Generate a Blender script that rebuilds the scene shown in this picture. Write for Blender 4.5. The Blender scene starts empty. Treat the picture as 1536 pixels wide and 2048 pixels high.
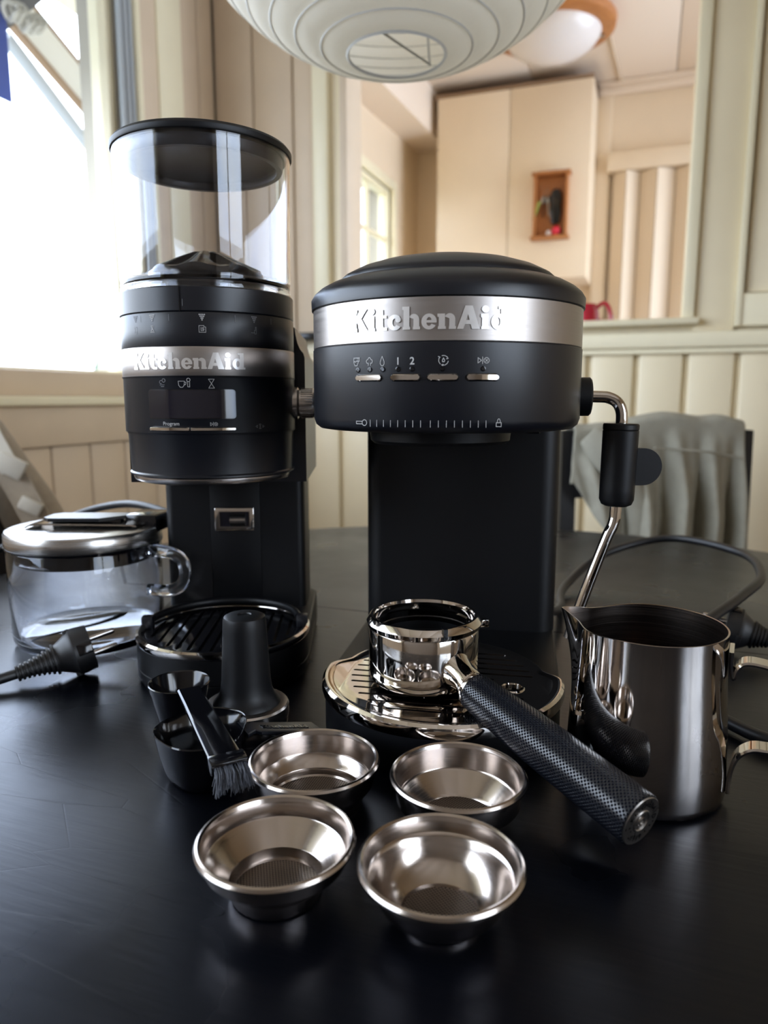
import bpy, bmesh, math, random
from mathutils import Vector, Matrix, Quaternion, noise
random.seed(4)
PI = math.pi
SC = bpy.context.scene
COL = SC.collection
RY = math.radians(-20)            # the house is turned 20 degrees to the view

# ---------------------------------------------------------------- camera
cam = bpy.data.cameras.new('camera')
cam_o = bpy.data.objects.new('camera', cam); COL.objects.link(cam_o)
cam.sensor_fit = 'VERTICAL'; cam.sensor_height = 36.0; cam.lens = 36.0*1440/2048
cam_o.location = (0, 0, .214); cam_o.rotation_euler = (math.radians(81), 0, 0)
cam.clip_start = .01; cam.clip_end = 200
cam.dof.use_dof = True; cam.dof.focus_distance = .42; cam.dof.aperture_fstop = 7.5
SC.camera = cam_o
# ---------------------------------------------------------------- exposure and sky
SC.view_settings.view_transform = 'Standard'; SC.view_settings.look = 'None'
SC.view_settings.gamma = 1; SC.view_settings.use_curve_mapping = False
SC.view_settings.exposure = 1.2
W = bpy.data.worlds.new('sky'); SC.world = W; W.use_nodes = True
wn = W.node_tree.nodes; wl = W.node_tree.links
bg = wn['Background']
tc = wn.new('ShaderNodeTexCoord'); nz = wn.new('ShaderNodeTexNoise'); nz.inputs['Scale'].default_value = 2.2
nz.inputs['Detail'].default_value = 5
cr = wn.new('ShaderNodeValToRGB'); cr.color_ramp.elements[0].position = .38; cr.color_ramp.elements[1].position = .62
cr.color_ramp.elements[0].color = (.60, .74, 1, 1); cr.color_ramp.elements[1].color = (.84, .91, 1, 1)
wl.new(tc.outputs['Generated'], nz.inputs['Vector']); wl.new(nz.outputs['Fac'], cr.inputs['Fac'])
wl.new(cr.outputs['Color'], bg.inputs['Color']); bg.inputs['Strength'].default_value = 4.2

# ---------------------------------------------------------------- materials
def mat(name, col, rough=.5, metal=0, **kw):
    m = bpy.data.materials.new(name); m.use_nodes = True
    b = m.node_tree.nodes['Principled BSDF']
    b.inputs['Base Color'].default_value = (*col, 1); b.inputs['Roughness'].default_value = rough
    b.inputs['Metallic'].default_value = metal
    for k, v in kw.items(): b.inputs[k.replace('_', ' ')].default_value = v
    m.diffuse_color = (*col, 1)
    return m
def nodes(m): return m.node_tree.nodes, m.node_tree.links, m.node_tree.nodes['Principled BSDF']
def grain(m, scale=(1, 1, 1), size=40, c2=None, amt=.5, bump=0, rough=None, detail=4, dist=.0005):
    """fine noise: second colour, bump and roughness variation, in object coordinates"""
    n, l, b = nodes(m)
    t = n.new('ShaderNodeTexCoord'); mp = n.new('ShaderNodeMapping'); mp.inputs['Scale'].default_value = scale
    z = n.new('ShaderNodeTexNoise'); z.inputs['Scale'].default_value = size; z.inputs['Detail'].default_value = detail
    l.new(t.outputs['Object'], mp.inputs['Vector']); l.new(mp.outputs['Vector'], z.inputs['Vector'])
    if c2:
        mx = n.new('ShaderNodeMix'); mx.data_type = 'RGBA'
        mx.inputs[6].default_value = b.inputs['Base Color'].default_value; mx.inputs[7].default_value = (*c2, 1)
        mr = n.new('ShaderNodeMapRange'); mr.inputs['From Min'].default_value = .35; mr.inputs['From Max'].default_value = .65
        mr.inputs['To Max'].default_value = amt
        l.new(z.outputs['Fac'], mr.inputs['Value']); l.new(mr.outputs['Result'], mx.inputs[0]); l.new(mx.outputs[2], b.inputs['Base Color'])
    if bump:
        bp = n.new('ShaderNodeBump'); bp.inputs['Strength'].default_value = bump; bp.inputs['Distance'].default_value = dist
        l.new(z.outputs['Fac'], bp.inputs['Height']); l.new(bp.outputs['Normal'], b.inputs['Normal'])
    if rough:
        mr = n.new('ShaderNodeMapRange'); mr.inputs['From Min'].default_value = .3; mr.inputs['From Max'].default_value = .7
        mr.inputs['To Min'].default_value = rough[0]; mr.inputs['To Max'].default_value = rough[1]
        l.new(z.outputs['Fac'], mr.inputs['Value']); l.new(mr.outputs['Result'], b.inputs['Roughness'])
    return m
def glassmat(name, col=(1, 1, 1), rough=0.0, ior=1.49):
    m = bpy.data.materials.new(name); m.use_nodes = True; n = m.node_tree.nodes; n.clear()
    o = n.new('ShaderNodeOutputMaterial'); g = n.new('ShaderNodeBsdfGlass')
    g.inputs['Color'].default_value = (*col, 1); g.inputs['Roughness'].default_value = rough; g.inputs['IOR'].default_value = ior
    m.node_tree.links.new(g.outputs[0], o.inputs[0]); return m
def panemat(name, tint=(.97, .985, .99), ior=1.45):
    m = bpy.data.materials.new(name); m.use_nodes = True; n = m.node_tree.nodes; l = m.node_tree.links; n.clear()
    o = n.new('ShaderNodeOutputMaterial'); t = n.new('ShaderNodeBsdfTransparent'); g = n.new('ShaderNodeBsdfGlossy')
    t.inputs[0].default_value = (*tint, 1); g.inputs['Roughness'].default_value = .0
    f = n.new('ShaderNodeFresnel'); f.inputs['IOR'].default_value = ior; x = n.new('ShaderNodeMixShader')
    l.new(f.outputs[0], x.inputs[0]); l.new(t.outputs[0], x.inputs[1]); l.new(g.outputs[0], x.inputs[2]); l.new(x.outputs[0], o.inputs[0])
    return m
def dots(m, pitch, mode, depth=.0003, thr=.3, dark=(.01, .01, .01), R=.013, rot=PI/4):
    """regular small holes: mode 'flat' uses object xy, 'round' wraps about the object's z axis"""
    n, l, b = nodes(m)
    t = n.new('ShaderNodeTexCoord'); vec = t.outputs['Object']
    if mode == 'round':
        s = n.new('ShaderNodeSeparateXYZ'); l.new(vec, s.inputs[0])
        a = n.new('ShaderNodeMath'); a.operation = 'ARCTAN2'; l.new(s.outputs[0], a.inputs[0]); l.new(s.outputs[1], a.inputs[1])
        k = n.new('ShaderNodeMath'); k.operation = 'MULTIPLY'; l.new(a.outputs[0], k.inputs[0]); k.inputs[1].default_value = R
        c = n.new('ShaderNodeCombineXYZ'); l.new(k.outputs[0], c.inputs[0]); l.new(s.outputs[2], c.inputs[1]); vec = c.outputs[0]
    else:
        s = n.new('ShaderNodeSeparateXYZ'); l.new(vec, s.inputs[0])
        c = n.new('ShaderNodeCombineXYZ'); l.new(s.outputs[0], c.inputs[0]); l.new(s.outputs[1], c.inputs[1]); vec = c.outputs[0]
    mp = n.new('ShaderNodeMapping'); mp.inputs['Rotation'].default_value = (0, 0, rot); l.new(vec, mp.inputs['Vector'])
    v = n.new('ShaderNodeTexVoronoi'); v.voronoi_dimensions = '2D'; v.inputs['Scale'].default_value = 1/pitch; v.inputs['Randomness'].default_value = 0
    l.new(mp.outputs['Vector'], v.inputs['Vector'])
    r = n.new('ShaderNodeMapRange'); r.inputs['From Min'].default_value = thr; r.inputs['From Max'].default_value = thr+.12
    l.new(v.outputs['Distance'], r.inputs['Value'])
    mx = n.new('ShaderNodeMix'); mx.data_type = 'RGBA'; mx.inputs[6].default_value = (*dark, 1); mx.inputs[7].default_value = b.inputs['Base Color'].default_value
    l.new(r.outputs['Result'], mx.inputs[0]); l.new(mx.outputs[2], b.inputs['Base Color'])
    bp = n.new('ShaderNodeBump'); bp.inputs['Strength'].default_value = .8; bp.inputs['Distance'].default_value = depth
    l.new(r.outputs['Result'], bp.inputs['Height']); l.new(bp.outputs['Normal'], b.inputs['Normal'])
    sp = n.new('ShaderNodeMath'); sp.operation = 'MULTIPLY'; sp.inputs[1].default_value = .5
    l.new(r.outputs['Result'], sp.inputs[0]); l.new(sp.outputs[0], b.inputs['Specular IOR Level'])
    return m

M_black = grain(mat('black_satin_plastic', (.0028, .0034, .0062), .36, Specular_IOR_Level=.45), size=900, bump=.08, dist=.0002)
M_blackm = grain(mat('black_matte_plastic', (.002, .0022, .003), .45, Specular_IOR_Level=.28), size=900, bump=.08, dist=.0002)
M_rubber = mat('black_cable_rubber', (.006, .006, .007), .45)
M_gloss = mat('gloss_black_plastic', (.003, .003, .004), .12)
M_screen = mat('dark_display_glass', (.010, .009, .014), .08)
M_ink = mat('pale_grey_print', (.42, .41, .40), .6)
M_inkdim = mat('dim_grey_print', (.17, .17, .18), .6)
M_chrome = mat('polished_chrome', (.60, .56, .52), .06, 1)
M_steel = mat('satin_steel', (.45, .42, .40), .25, 1)
M_brush = grain(mat('brushed_steel_band', (.37, .335, .31), .3, 1), (10, 10, 3000), 1, bump=.05, rough=(.32, .42), dist=.00008)
M_lidst = grain(mat('brushed_lid_steel', (.48, .46, .44), .28, 1), (12, 12, 3000), 1, rough=(.2, .34))
M_logo = mat('polished_letters', (.80, .77, .74), .28, .75)
M_bask = grain(mat('basket_steel', (.42, .37, .335), .2, 1), (6, 6, 2500), 1, rough=(.13, .24))
M_perf = dots(mat('perforated_steel', (.30, .26, .23), .35, 1), .0013, 'flat', .0002, .26, rot=0)
M_grip = dots(mat('dimpled_black_grip', (.006, .007, .010), .24, Specular_IOR_Level=.4), .0016, 'round', .00030, .27, (.004, .004, .006))
M_cap = grain(mat('dark_steel_cap', (.30, .28, .26), .3, 1), size=500, rough=(.25, .4))
M_pitch = mat('mirror_steel', (.52, .48, .45), .045, 1)
M_pitin = grain(mat('brushed_steel_inside', (.34, .29, .26), .2, 1), (6, 6, 1500), 1, bump=.1, rough=(.14, .26), dist=.00005)
M_acry = glassmat('clear_acrylic', (.97, .98, 1), 0, 1.45)
M_pane = panemat('window_glass')
M_cream = grain(mat('cream_paint', (.92, .80, .56), .38), size=14, c2=(.89, .77, .54), amt=.6, bump=.05)
M_trimp = grain(mat('pale_trim_paint', (.93, .84, .60), .35), size=16, c2=(.89, .80, .57), amt=.5, bump=.05)
M_greige = grain(mat('greige_tone', (.73, .58, .42), .45), size=12, c2=(.68, .54, .39), amt=.6, bump=.05)
M_pink = grain(mat('warm_beige_paint', (.86, .70, .51), .5), size=9, c2=(.82, .67, .49), amt=.5)
M_fold = mat('folding_door_vinyl', (.78, .63, .46), .5)
M_dark = grain(mat('dark_front_wall', (.24, .19, .145), .6), size=8)
M_ceil = mat('ceiling_paint', (.90, .76, .62), .6)
M_groove = mat('board_backing', (.42, .38, .31), .7)
M_gap = mat('shadow_gap_dark', (.03, .025, .02), .8)
M_floor = grain(mat('floor_boards', (.34, .22, .13), .45), (2, 20, 1), 3, c2=(.12, .08, .05), amt=.7)
M_wood = grain(mat('honey_pine', (.50, .20, .06), .45), (2, 2, 14), 12, c2=(.36, .13, .04), amt=.7)
M_opal = mat('opal_glass', (.80, .74, .70), .25)
M_paper = bpy.data.materials.new('rice_paper')
M_wire = mat('lantern_wire', (.62, .60, .55), .5)
M_cloth = grain(mat('grey_green_cloth', (.36, .34, .27), .9), size=60, c2=(.31, .29, .23), amt=.6, bump=.25, dist=.001)
M_canvas = grain(mat('beige_canvas', (.42, .35, .27), .9), size=90, c2=(.36, .30, .23), amt=.6, bump=.3, dist=.001)
M_web = mat('pale_webbing', (.62, .58, .50), .8)
M_chair = mat('black_chair_paint', (.008, .008, .009), .5)
M_red = mat('red_enamel', (.42, .012, .03), .25)
M_redb = mat('red_keyring_ball', (.70, .02, .05), .4)
M_green = mat('green_key_tag', (.35, .38, .08), .6)
M_white = mat('white_plastic', (.75, .74, .72), .4)
M_soff = grain(mat('soffit_paint', (.78, .70, .54), .6), size=8, c2=(.74, .66, .50), amt=.5)
M_outw = mat('outdoor_white_paint', (.74, .72, .66), .6)
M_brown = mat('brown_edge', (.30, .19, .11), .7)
M_grey = mat('grey_metal_outdoors', (.16, .16, .17), .6)
M_galv = mat('grey_pole', (.45, .48, .50), .5)
M_blue = mat('blue_awning_cloth', (.03, .07, .32), .8)
M_rope = mat('pale_rope', (.55, .52, .45), .9)
M_snow = mat('winter_grass_ground', (.13, .13, .10), .9)
M_tree = grain(mat('dark_spruce', (.05, .09, .06), .9), size=2, c2=(.10, .14, .10), amt=1)
M_bristle = mat('dark_bristles', (.06, .065, .08), .35)

# black painted table: satin paint with faint grain and scratches
M_table = mat('black_table_paint', (.0008, .0010, .0020), .3, Specular_IOR_Level=.9, Specular_Tint=(.17, .19, .26, 1))
n, l, b = nodes(M_table)
t = n.new('ShaderNodeTexCoord'); mp = n.new('ShaderNodeMapping'); mp.inputs['Scale'].default_value = (14, 160, 14)
l.new(t.outputs['Object'], mp.inputs['Vector'])
z1 = n.new('ShaderNodeTexNoise'); z1.inputs['Scale'].default_value = 1.6; z1.inputs['Detail'].default_value = 6; l.new(mp.outputs[0], z1.inputs['Vector'])
z2 = n.new('ShaderNodeTexNoise'); z2.inputs['Scale'].default_value = 9; z2.inputs['Detail'].default_value = 4; l.new(t.outputs['Object'], z2.inputs['Vector'])
mr = n.new('ShaderNodeMapRange'); mr.inputs['From Min'].default_value = .3; mr.inputs['From Max'].default_value = .7
mr.inputs['To Min'].default_value = .24; mr.inputs['To Max'].default_value = .37
l.new(z2.outputs['Fac'], mr.inputs['Value']); l.new(mr.outputs[0], b.inputs['Roughness'])
wv = n.new('ShaderNodeTexVoronoi'); wv.feature = 'DISTANCE_TO_EDGE'; wv.inputs['Scale'].default_value = 7
mp2 = n.new('ShaderNodeMapping'); mp2.inputs['Scale'].default_value = (1, 5, 1); mp2.inputs['Rotation'].default_value = (0, 0, .9)
z3 = n.new('ShaderNodeTexNoise'); z3.inputs['Scale'].default_value = 5
l.new(t.outputs['Object'], mp2.inputs['Vector']); l.new(mp2.outputs[0], wv.inputs['Vector'])
sc = n.new('ShaderNodeMapRange'); sc.inputs['From Max'].default_value = .006; sc.inputs['To Min'].default_value = 0; sc.inputs['To Max'].default_value = 1
l.new(wv.outputs['Distance'], sc.inputs['Value'])
ad = n.new('ShaderNodeMath'); ad.operation = 'MULTIPLY_ADD'; ad.inputs[1].default_value = .25
l.new(sc.outputs[0], ad.inputs[0]); l.new(z1.outputs['Fac'], ad.inputs[2])
bp = n.new('ShaderNodeBump'); bp.inputs['Strength'].default_value = .16; bp.inputs['Distance'].default_value = .0006
l.new(ad.outputs[0], bp.inputs['Height']); l.new(bp.outputs[0], b.inputs['Normal'])

# rice paper: half of the light goes through
M_paper.use_nodes = True; n = M_paper.node_tree.nodes; l = M_paper.node_tree.links; n.clear()
o = n.new('ShaderNodeOutputMaterial'); d = n.new('ShaderNodeBsdfDiffuse'); tr = n.new('ShaderNodeBsdfTranslucent'); x = n.new('ShaderNodeMixShader')
d.inputs[0].default_value = (.97, .93, .84, 1); tr.inputs[0].default_value = (.97, .93, .84, 1); x.inputs[0].default_value = .5
t = n.new('ShaderNodeTexCoord'); z = n.new('ShaderNodeTexNoise'); z.inputs['Scale'].default_value = 30; z.inputs['Detail'].default_value = 6
bp = n.new('ShaderNodeBump'); bp.inputs['Strength'].default_value = .5; bp.inputs['Distance'].default_value = .004
l.new(t.outputs['Object'], z.inputs['Vector']); l.new(z.outputs['Fac'], bp.inputs['Height']); l.new(bp.outputs[0], d.inputs['Normal'])
l.new(d.outputs[0], x.inputs[1]); l.new(tr.outputs[0], x.inputs[2]); l.new(x.outputs[0], o.inputs[0])

# ---------------------------------------------------------------- object helpers
def link(name, bm, m, parent=None, smooth=35, keep=False):
    me = bpy.data.meshes.new(name)
    lim = math.radians(smooth)
    bmesh.ops.recalc_face_normals(bm, faces=bm.faces[:]) if not keep else None
    for f in bm.faces: f.smooth = True
    for e in bm.edges:
        if len(e.link_faces) == 2 and e.calc_face_angle(0) > lim: e.smooth = False
    bm.to_mesh(me); bm.free()
    if m: me.materials.append(m)
    o = bpy.data.objects.new(name, me); COL.objects.link(o)
    if parent: o.parent = parent
    return o
def tag(o, label, cat, group=None):
    o['label'] = label; o['category'] = cat
    if group: o['group'] = group
    return o
def thing(name, label, cat, loc=(0, 0, 0), rz=0, group=None):
    o = bpy.data.objects.new(name, None); COL.objects.link(o); o.empty_display_size = .05
    o.location = loc; o.rotation_euler = (0, 0, rz); return tag(o, label, cat, group)
def struct(o): o['kind'] = 'structure'; return o
def room(o): o.rotation_euler = (0, 0, RY); return o
def rp(x, y, z=0):
    """house coordinates to world"""
    c, s = math.cos(RY), math.sin(RY); return Vector((x*c-y*s, x*s+y*c, z))

def box(bm, x0, x1, y0, y1, z0, z1, bev=0, seg=2, mtx=None):
    g = bmesh.ops.create_cube(bm, size=1, matrix=Matrix.Translation(((x0+x1)/2, (y0+y1)/2, (z0+z1)/2)) @ Matrix.Diagonal((x1-x0, y1-y0, z1-z0, 1)))
    vs = g['verts']
    if bev:
        es = list({e for v in vs for e in v.link_edges})
        r = bmesh.ops.bevel(bm, geom=es, offset=bev, segments=seg, affect='EDGES', profile=.5)
        vs = list({v for f in r['faces'] for v in f.verts} | {v for v in vs if v.is_valid})
    if mtx: bmesh.ops.transform(bm, matrix=mtx, verts=vs)
    return bm
def B(x0, x1, y0, y1, z0, z1, bev=0, seg=2, mtx=None): return box(bmesh.new(), x0, x1, y0, y1, z0, z1, bev, seg, mtx)
def loft(bm, rings, closed=True, cap0=True, cap1=True, mtx=None):
    vr = []
    for r in rings: vr.append([bm.verts.new(Vector(p) if not mtx else mtx @ Vector(p)) for p in r])
    k = len(rings[0])
    for a, b2 in zip(vr, vr[1:]):
        for i in range(k if closed else k-1):
            j = (i+1) % k; bm.faces.new((a[i], a[j], b2[j], b2[i]))
    if cap0 and closed: bm.faces.new(vr[0][::-1])
    if cap1 and closed: bm.faces.new(vr[-1])
    return bm
def lathe(bm, prof, seg=64, mtx=None):
    """revolve (r,z) pairs about z; r=0 ends close to a point"""
    vr = []
    for r, z in prof:
        if r < 1e-7: vr.append([bm.verts.new(mtx @ Vector((0, 0, z)) if mtx else (0, 0, z))])
        else:
            row = []
            for i in range(seg):
                a = 2*PI*i/seg; p = Vector((r*math.cos(a), r*math.sin(a), z)); row.append(bm.verts.new(mtx @ p if mtx else p))
            vr.append(row)
    for a, b2 in zip(vr, vr[1:]):
        for i in range(seg):
            j = (i+1) % seg
            if len(a) == 1 and len(b2) == 1: continue
            if len(a) == 1: bm.faces.new((a[0], b2[j], b2[i]))
            elif len(b2) == 1: bm.faces.new((a[i], a[j], b2[0]))
            else: bm.faces.new((a[i], a[j], b2[j], b2[i]))
    return bm
def L(prof, seg=64, mtx=None): return lathe(bmesh.new(), prof, seg, mtx)
def catmull(pts, n=8):
    P = [Vector(p) for p in pts]; out = []
    for i in range(len(P)-1):
        p0 = P[max(i-1, 0)]; p1 = P[i]; p2 = P[i+1]; p3 = P[min(i+2, len(P)-1)]
        for k in range(n):
            t = k/n; out.append(.5*((2*p1)+(p2-p0)*t+(2*p0-5*p1+4*p2-p3)*t*t+(3*p1-p0-3*p2+p3)*t**3))
    out.append(P[-1]); return out
def tube(bm, pts, r, seg=12, cap=True, sx=1, sy=1, up=None):
    P = [Vector(p) for p in pts]; rings = []; prev = None
    for i, p in enumerate(P):
        tg = (P[min(i+1, len(P)-1)]-P[max(i-1, 0)]).normalized()
        if prev is None:
            ref = Vector(up) if up else (Vector((0, 0, 1)) if abs(tg.z) < .9 else Vector((1, 0, 0)))
        else: ref = prev
        a = (ref-tg*ref.dot(tg)).normalized(); b2 = tg.cross(a); prev = a
        rr = r[i] if isinstance(r, (list, tuple)) else r
        rings.append([p+a*math.cos(2*PI*k/seg)*rr*sx+b2*math.sin(2*PI*k/seg)*rr*sy for k in range(seg)])
    return loft(bm, rings, True, cap, cap)
def T(pts, r, seg=12, **k): return tube(bmesh.new(), pts, r, seg, **k)
def prism(bm, poly, z0, z1, mtx=None):
    return loft(bm, [[(x, y, z0) for x, y in poly], [(x, y, z1) for x, y in poly]], mtx=mtx)
def between(a, b2):
    """matrix whose z axis runs from a towards b2, origin at a"""
    a, b2 = Vector(a), Vector(b2); q = Vector((0, 0, 1)).rotation_difference((b2-a).normalized())
    return Matrix.Translation(a) @ q.to_matrix().to_4x4()
def cut(o, bmc):
    """boolean the cutter mesh out of object o and keep the plain result"""
    me = bpy.data.meshes.new('cut'); bmesh.ops.recalc_face_normals(bmc, faces=bmc.faces[:]); bmc.to_mesh(me); bmc.free()
    c = bpy.data.objects.new('cut', me); COL.objects.link(c)
    par = o.parent; o.parent = None
    md = o.modifiers.new('b', 'BOOLEAN'); md.operation = 'DIFFERENCE'; md.solver = 'EXACT'; md.object = c
    bpy.context.view_layer.update()
    r = bpy.data.meshes.new_from_object(o.evaluated_get(bpy.context.evaluated_depsgraph_get()))
    o.modifiers.clear(); o.data = r; o.parent = par
    bpy.data.objects.remove(c)
    bm = bmesh.new(); bm.from_mesh(r)
    for e in bm.edges:
        e.smooth = not (len(e.link_faces) == 2 and e.calc_face_angle(0) > math.radians(35))
    bm.to_mesh(r); bm.free()
def rect_round(hx, hy, r, n=6):
    pts = []
    for cx, cy, a0 in ((hx-r, hy-r, 0), (-hx+r, hy-r, PI/2), (-hx+r, -hy+r, PI), (hx-r, -hy+r, 1.5*PI)):
        for k in range(n+1):
            a = a0+PI/2*k/n; pts.append((cx+r*math.cos(a), cy+r*math.sin(a)))
    return pts

# ---------------------------------------------------------------- lettering helpers
def textmesh(s, size, bold=0, spacing=1, align='CENTER'):
    cu = bpy.data.curves.new('t', 'FONT'); cu.body = s; cu.size = size; cu.offset = bold; cu.align_x = align; cu.align_y = 'CENTER'
    cu.space_character = spacing; cu.resolution_u = 4
    o = bpy.data.objects.new('t', cu); COL.objects.link(o); bpy.context.view_layer.update()
    me = bpy.data.meshes.new_from_object(o.evaluated_get(bpy.context.evaluated_depsgraph_get()))
    bm = bmesh.new(); bm.from_mesh(me); bpy.data.objects.remove(o); bpy.data.curves.remove(cu); return bm
def thicken(bm, h):
    r = bmesh.ops.extrude_face_region(bm, geom=bm.faces[:])
    bmesh.ops.translate(bm, verts=[v for v in r['geom'] if isinstance(v, bmesh.types.BMVert)], vec=(0, 0, h)); return bm
def wrap(bm, R, a0, z0, lift=.0002, split=.003):
    """bend a flat drawing (x right, y up, z out) onto an upright cylinder of radius R, a0 = angle from the front (-y)"""
    x0 = min(v.co.x for v in bm.verts); x1 = max(v.co.x for v in bm.verts); x = x0+split
    while x < x1:
        bmesh.ops.bisect_plane(bm, geom=bm.verts[:]+bm.edges[:]+bm.faces[:], plane_co=(x, 0, 0), plane_no=(1, 0, 0)); x += split
    for v in bm.verts:
        a = a0+v.co.x/R; rr = R+lift+v.co.z; z = v.co.y+z0
        v.co = (rr*math.sin(a), -rr*math.cos(a), z)
    return bm
def stroke(bm, pts, w, closed=False):
    P = [Vector((p[0], p[1], 0)) for p in pts]
    if closed: P.append(P[0])
    for a, b2 in zip(P, P[1:]):
        d = (b2-a); 
        if d.length < 1e-9: continue
        d.normalize(); nn = Vector((-d.y, d.x, 0))*w/2; e = d*w*.35
        bm.faces.new([bm.verts.new(q) for q in (a-e-nn, b2+e-nn, b2+e+nn, a-e+nn)])
def arc(cx, cy, r, a0=0, a1=360, n=16, ry=None):
    ry = ry or r
    return [(cx+r*math.cos(math.radians(a0+(a1-a0)*i/n)), cy+ry*math.sin(math.radians(a0+(a1-a0)*i/n))) for i in range(n+1)]
def icon(lines, w, s=1):
    bm = bmesh.new()
    for ln in lines: stroke(bm, [(p[0]*s, p[1]*s) for p in ln], w)
    return bm
def slab_logo(width, depth):
    """heavy slab-serif wordmark, baseline y=0, cap height fitted to the width, centred on x"""
    bm = bmesh.new()
    def poly(p, ox):
        bm.faces.new([bm.verts.new((x+ox, y, 0)) for x, y in p])
    def rc(x0, y0, x1, y1, ox): poly([(x0, y0), (x1, y0), (x1, y1), (x0, y1)], ox)
    def ring(cx, cy, rx, ry, ix, iy, a0, a1, ox, n=20):
        for i in range(n):
            p, q = (math.radians(a0+(a1-a0)*k/n) for k in (i, i+1))
            poly([(cx+ix*math.cos(p), cy+iy*math.sin(p)), (cx+rx*math.cos(p), cy+ry*math.sin(p)), (cx+rx*math.cos(q), cy+ry*math.sin(q)), (cx+ix*math.cos(q), cy+iy*math.sin(q))], ox)
    X = 0
    # K
    rc(.06, 0, .36, 1, X); rc(0, 0, .40, .16, X); rc(0, .84, .40, 1, X)
    poly([(.30, .36), (.30, .62), (.60, 1), (.98, 1), (.58, .50)], X); poly([(.36, .52), (.58, .68), (1.04, 0), (.62, 0)], X); X += 1.04
    def iletter(X):
        rc(.06, 0, .34, .66, X); rc(0, .50, .2, .66, X); rc(.02, 0, .38, .12, X); ring(.2, .86, .165, .15, 0, 0, 0, 360, X, 14)
    iletter(X); X += .44
    # t
    rc(.12, .14, .36, .92, X); rc(0, .54, .54, .66, X); ring(.36, .22, .24, .22, 0, .02, 180, 290, X, 10); rc(.36, 0, .56, .13, X); X += .60
    # c
    ring(.34, .33, .34, .345, .11, .17, 45, 325, X); ring(.50, .45, .13, .13, 0, 0, 0, 360, X, 12); X += .70
    # h
    rc(.06, 0, .33, 1, X); rc(0, .86, .2, 1, X); rc(.02, 0, .37, .12, X); rc(.50, 0, .82, .12, X); rc(.52, 0, .78, .46, X); ring(.54, .42, .24, .255, 0, .07, 0, 155, X, 12); X += .88
    # e
    ring(.34, .33, .34, .345, .12, .19, 8, 330, X); rc(.1, .28, .67, .39, X); X += .71
    # n
    rc(.06, 0, .33, .66, X); rc(0, .52, .2, .66, X); rc(.02, 0, .37, .12, X); rc(.50, 0, .82, .12, X); rc(.52, 0, .78, .46, X); ring(.54, .42, .24, .255, 0, .07, 0, 155, X, 12); X += .86
    # A
    poly([(.0, 0), (.28, 0), (.60, 1), (.36, 1)], X); poly([(.66, 0), (1.02, 0), (.68, 1), (.38, 1)], X); rc(.22, .20, .8, .38, X)
    X += 1.05
    iletter(X); X += .48
    # d
    ring(.33, .33, .33, .345, .10, .19, 0, 360, X); rc(.46, 0, .72, 1, X); rc(.34, .88, .6, 1, X); rc(.6, 0, .82, .12, X); X += .82
    s = width/X
    for v in bm.verts: v.co = Vector(((v.co.x-X/2)*s, v.co.y*s, 0))
    return thicken(bm, depth), s

# ================================================================ SETTING
LX0, LX1, LY0, LYB, LYF, ZF, ZC = -1.2, 1.9, -1.7, 1.9, 3.8, -.75, 1.66
LXR = 1.1
# floor and ceilings
fl = struct(room(link('floor', B(LX0-.3, LX1+.3, LY0-.3, LYF+.2, ZF-.05, ZF), M_floor)))
k = 0
bm = B(LX0-.3, LX1+.3, LY0-.3, LYF+.2, ZC+.02, ZC+.1)
ce = struct(room(link('ceiling', bm, M_groove)))
def panels(parent, name, m, x0, x1, y0, y1, z0, z1, step, gap, axis, bev=.003):
    """boards side by side along x or y (or z), each its own object, sharing one mesh"""
    a, e = (x0, x1) if axis == 'x' else (y0, y1)
    first = None; p = a
    while p < e-1e-4:
        w = min(step, e-p)
        full = abs(w-step) < 1e-6
        if first is None or not full:
            bm = B(0, w-gap, y0, y1, z0, z1, bev) if axis == 'x' else B(x0, x1, 0, w-gap, z0, z1, bev)
            o = link(name, bm, m, parent)
            if full: first = o
        else:
            o = first.copy(); COL.objects.link(o)
        o.location = (p, 0, 0) if axis == 'x' else (0, p, 0)
        p += step
panels(ce, 'ceiling_panel', M_ceil, LX0, LXR, LYB+.1, LYF, ZC, ZC+.02, .62, .004, 'x', .001)
panels(ce, 'ceiling_panel', M_ceil, LX0, LX1, LY0, LYB, ZC, ZC+.02, .62, .004, 'x', .001)

def wall_with_holes(name, axis, pos, th, a0, a1, z0, z1, holes, m):
    """a wall across x (axis 'y' = stands at y=pos) or across y, solid strips round rectangular openings"""
    bm = bmesh.new()
    def put(u0, u1, w0, w1):
        if u1-u0 < 1e-5 or w1-w0 < 1e-5: return
        if axis == 'y': box(bm, u0, u1, pos, pos+th, w0, w1)
        else: box(bm, pos, pos+th, u0, u1, w0, w1)
    u = a0
    for (h0, h1, w0, w1) in sorted(holes):
        put(u, h0, z0, z1); put(h0, h1, z0, w0); put(h0, h1, w1, z1); u = h1
    put(u, a1, z0, z1)
    return struct(room(link(name, bm, m)))
# window openings (house coordinates)
WA = (-1.45, 1.502, .235, 1.36)      # large window beside the table
WF = (2.90, 3.40, .735, 1.185)     # small window in the far room
wl_ = wall_with_holes('wall_left', 'x', LX0-.12, .105, LY0, LYF, ZF, ZC, [WA, WF], M_groove)
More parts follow.
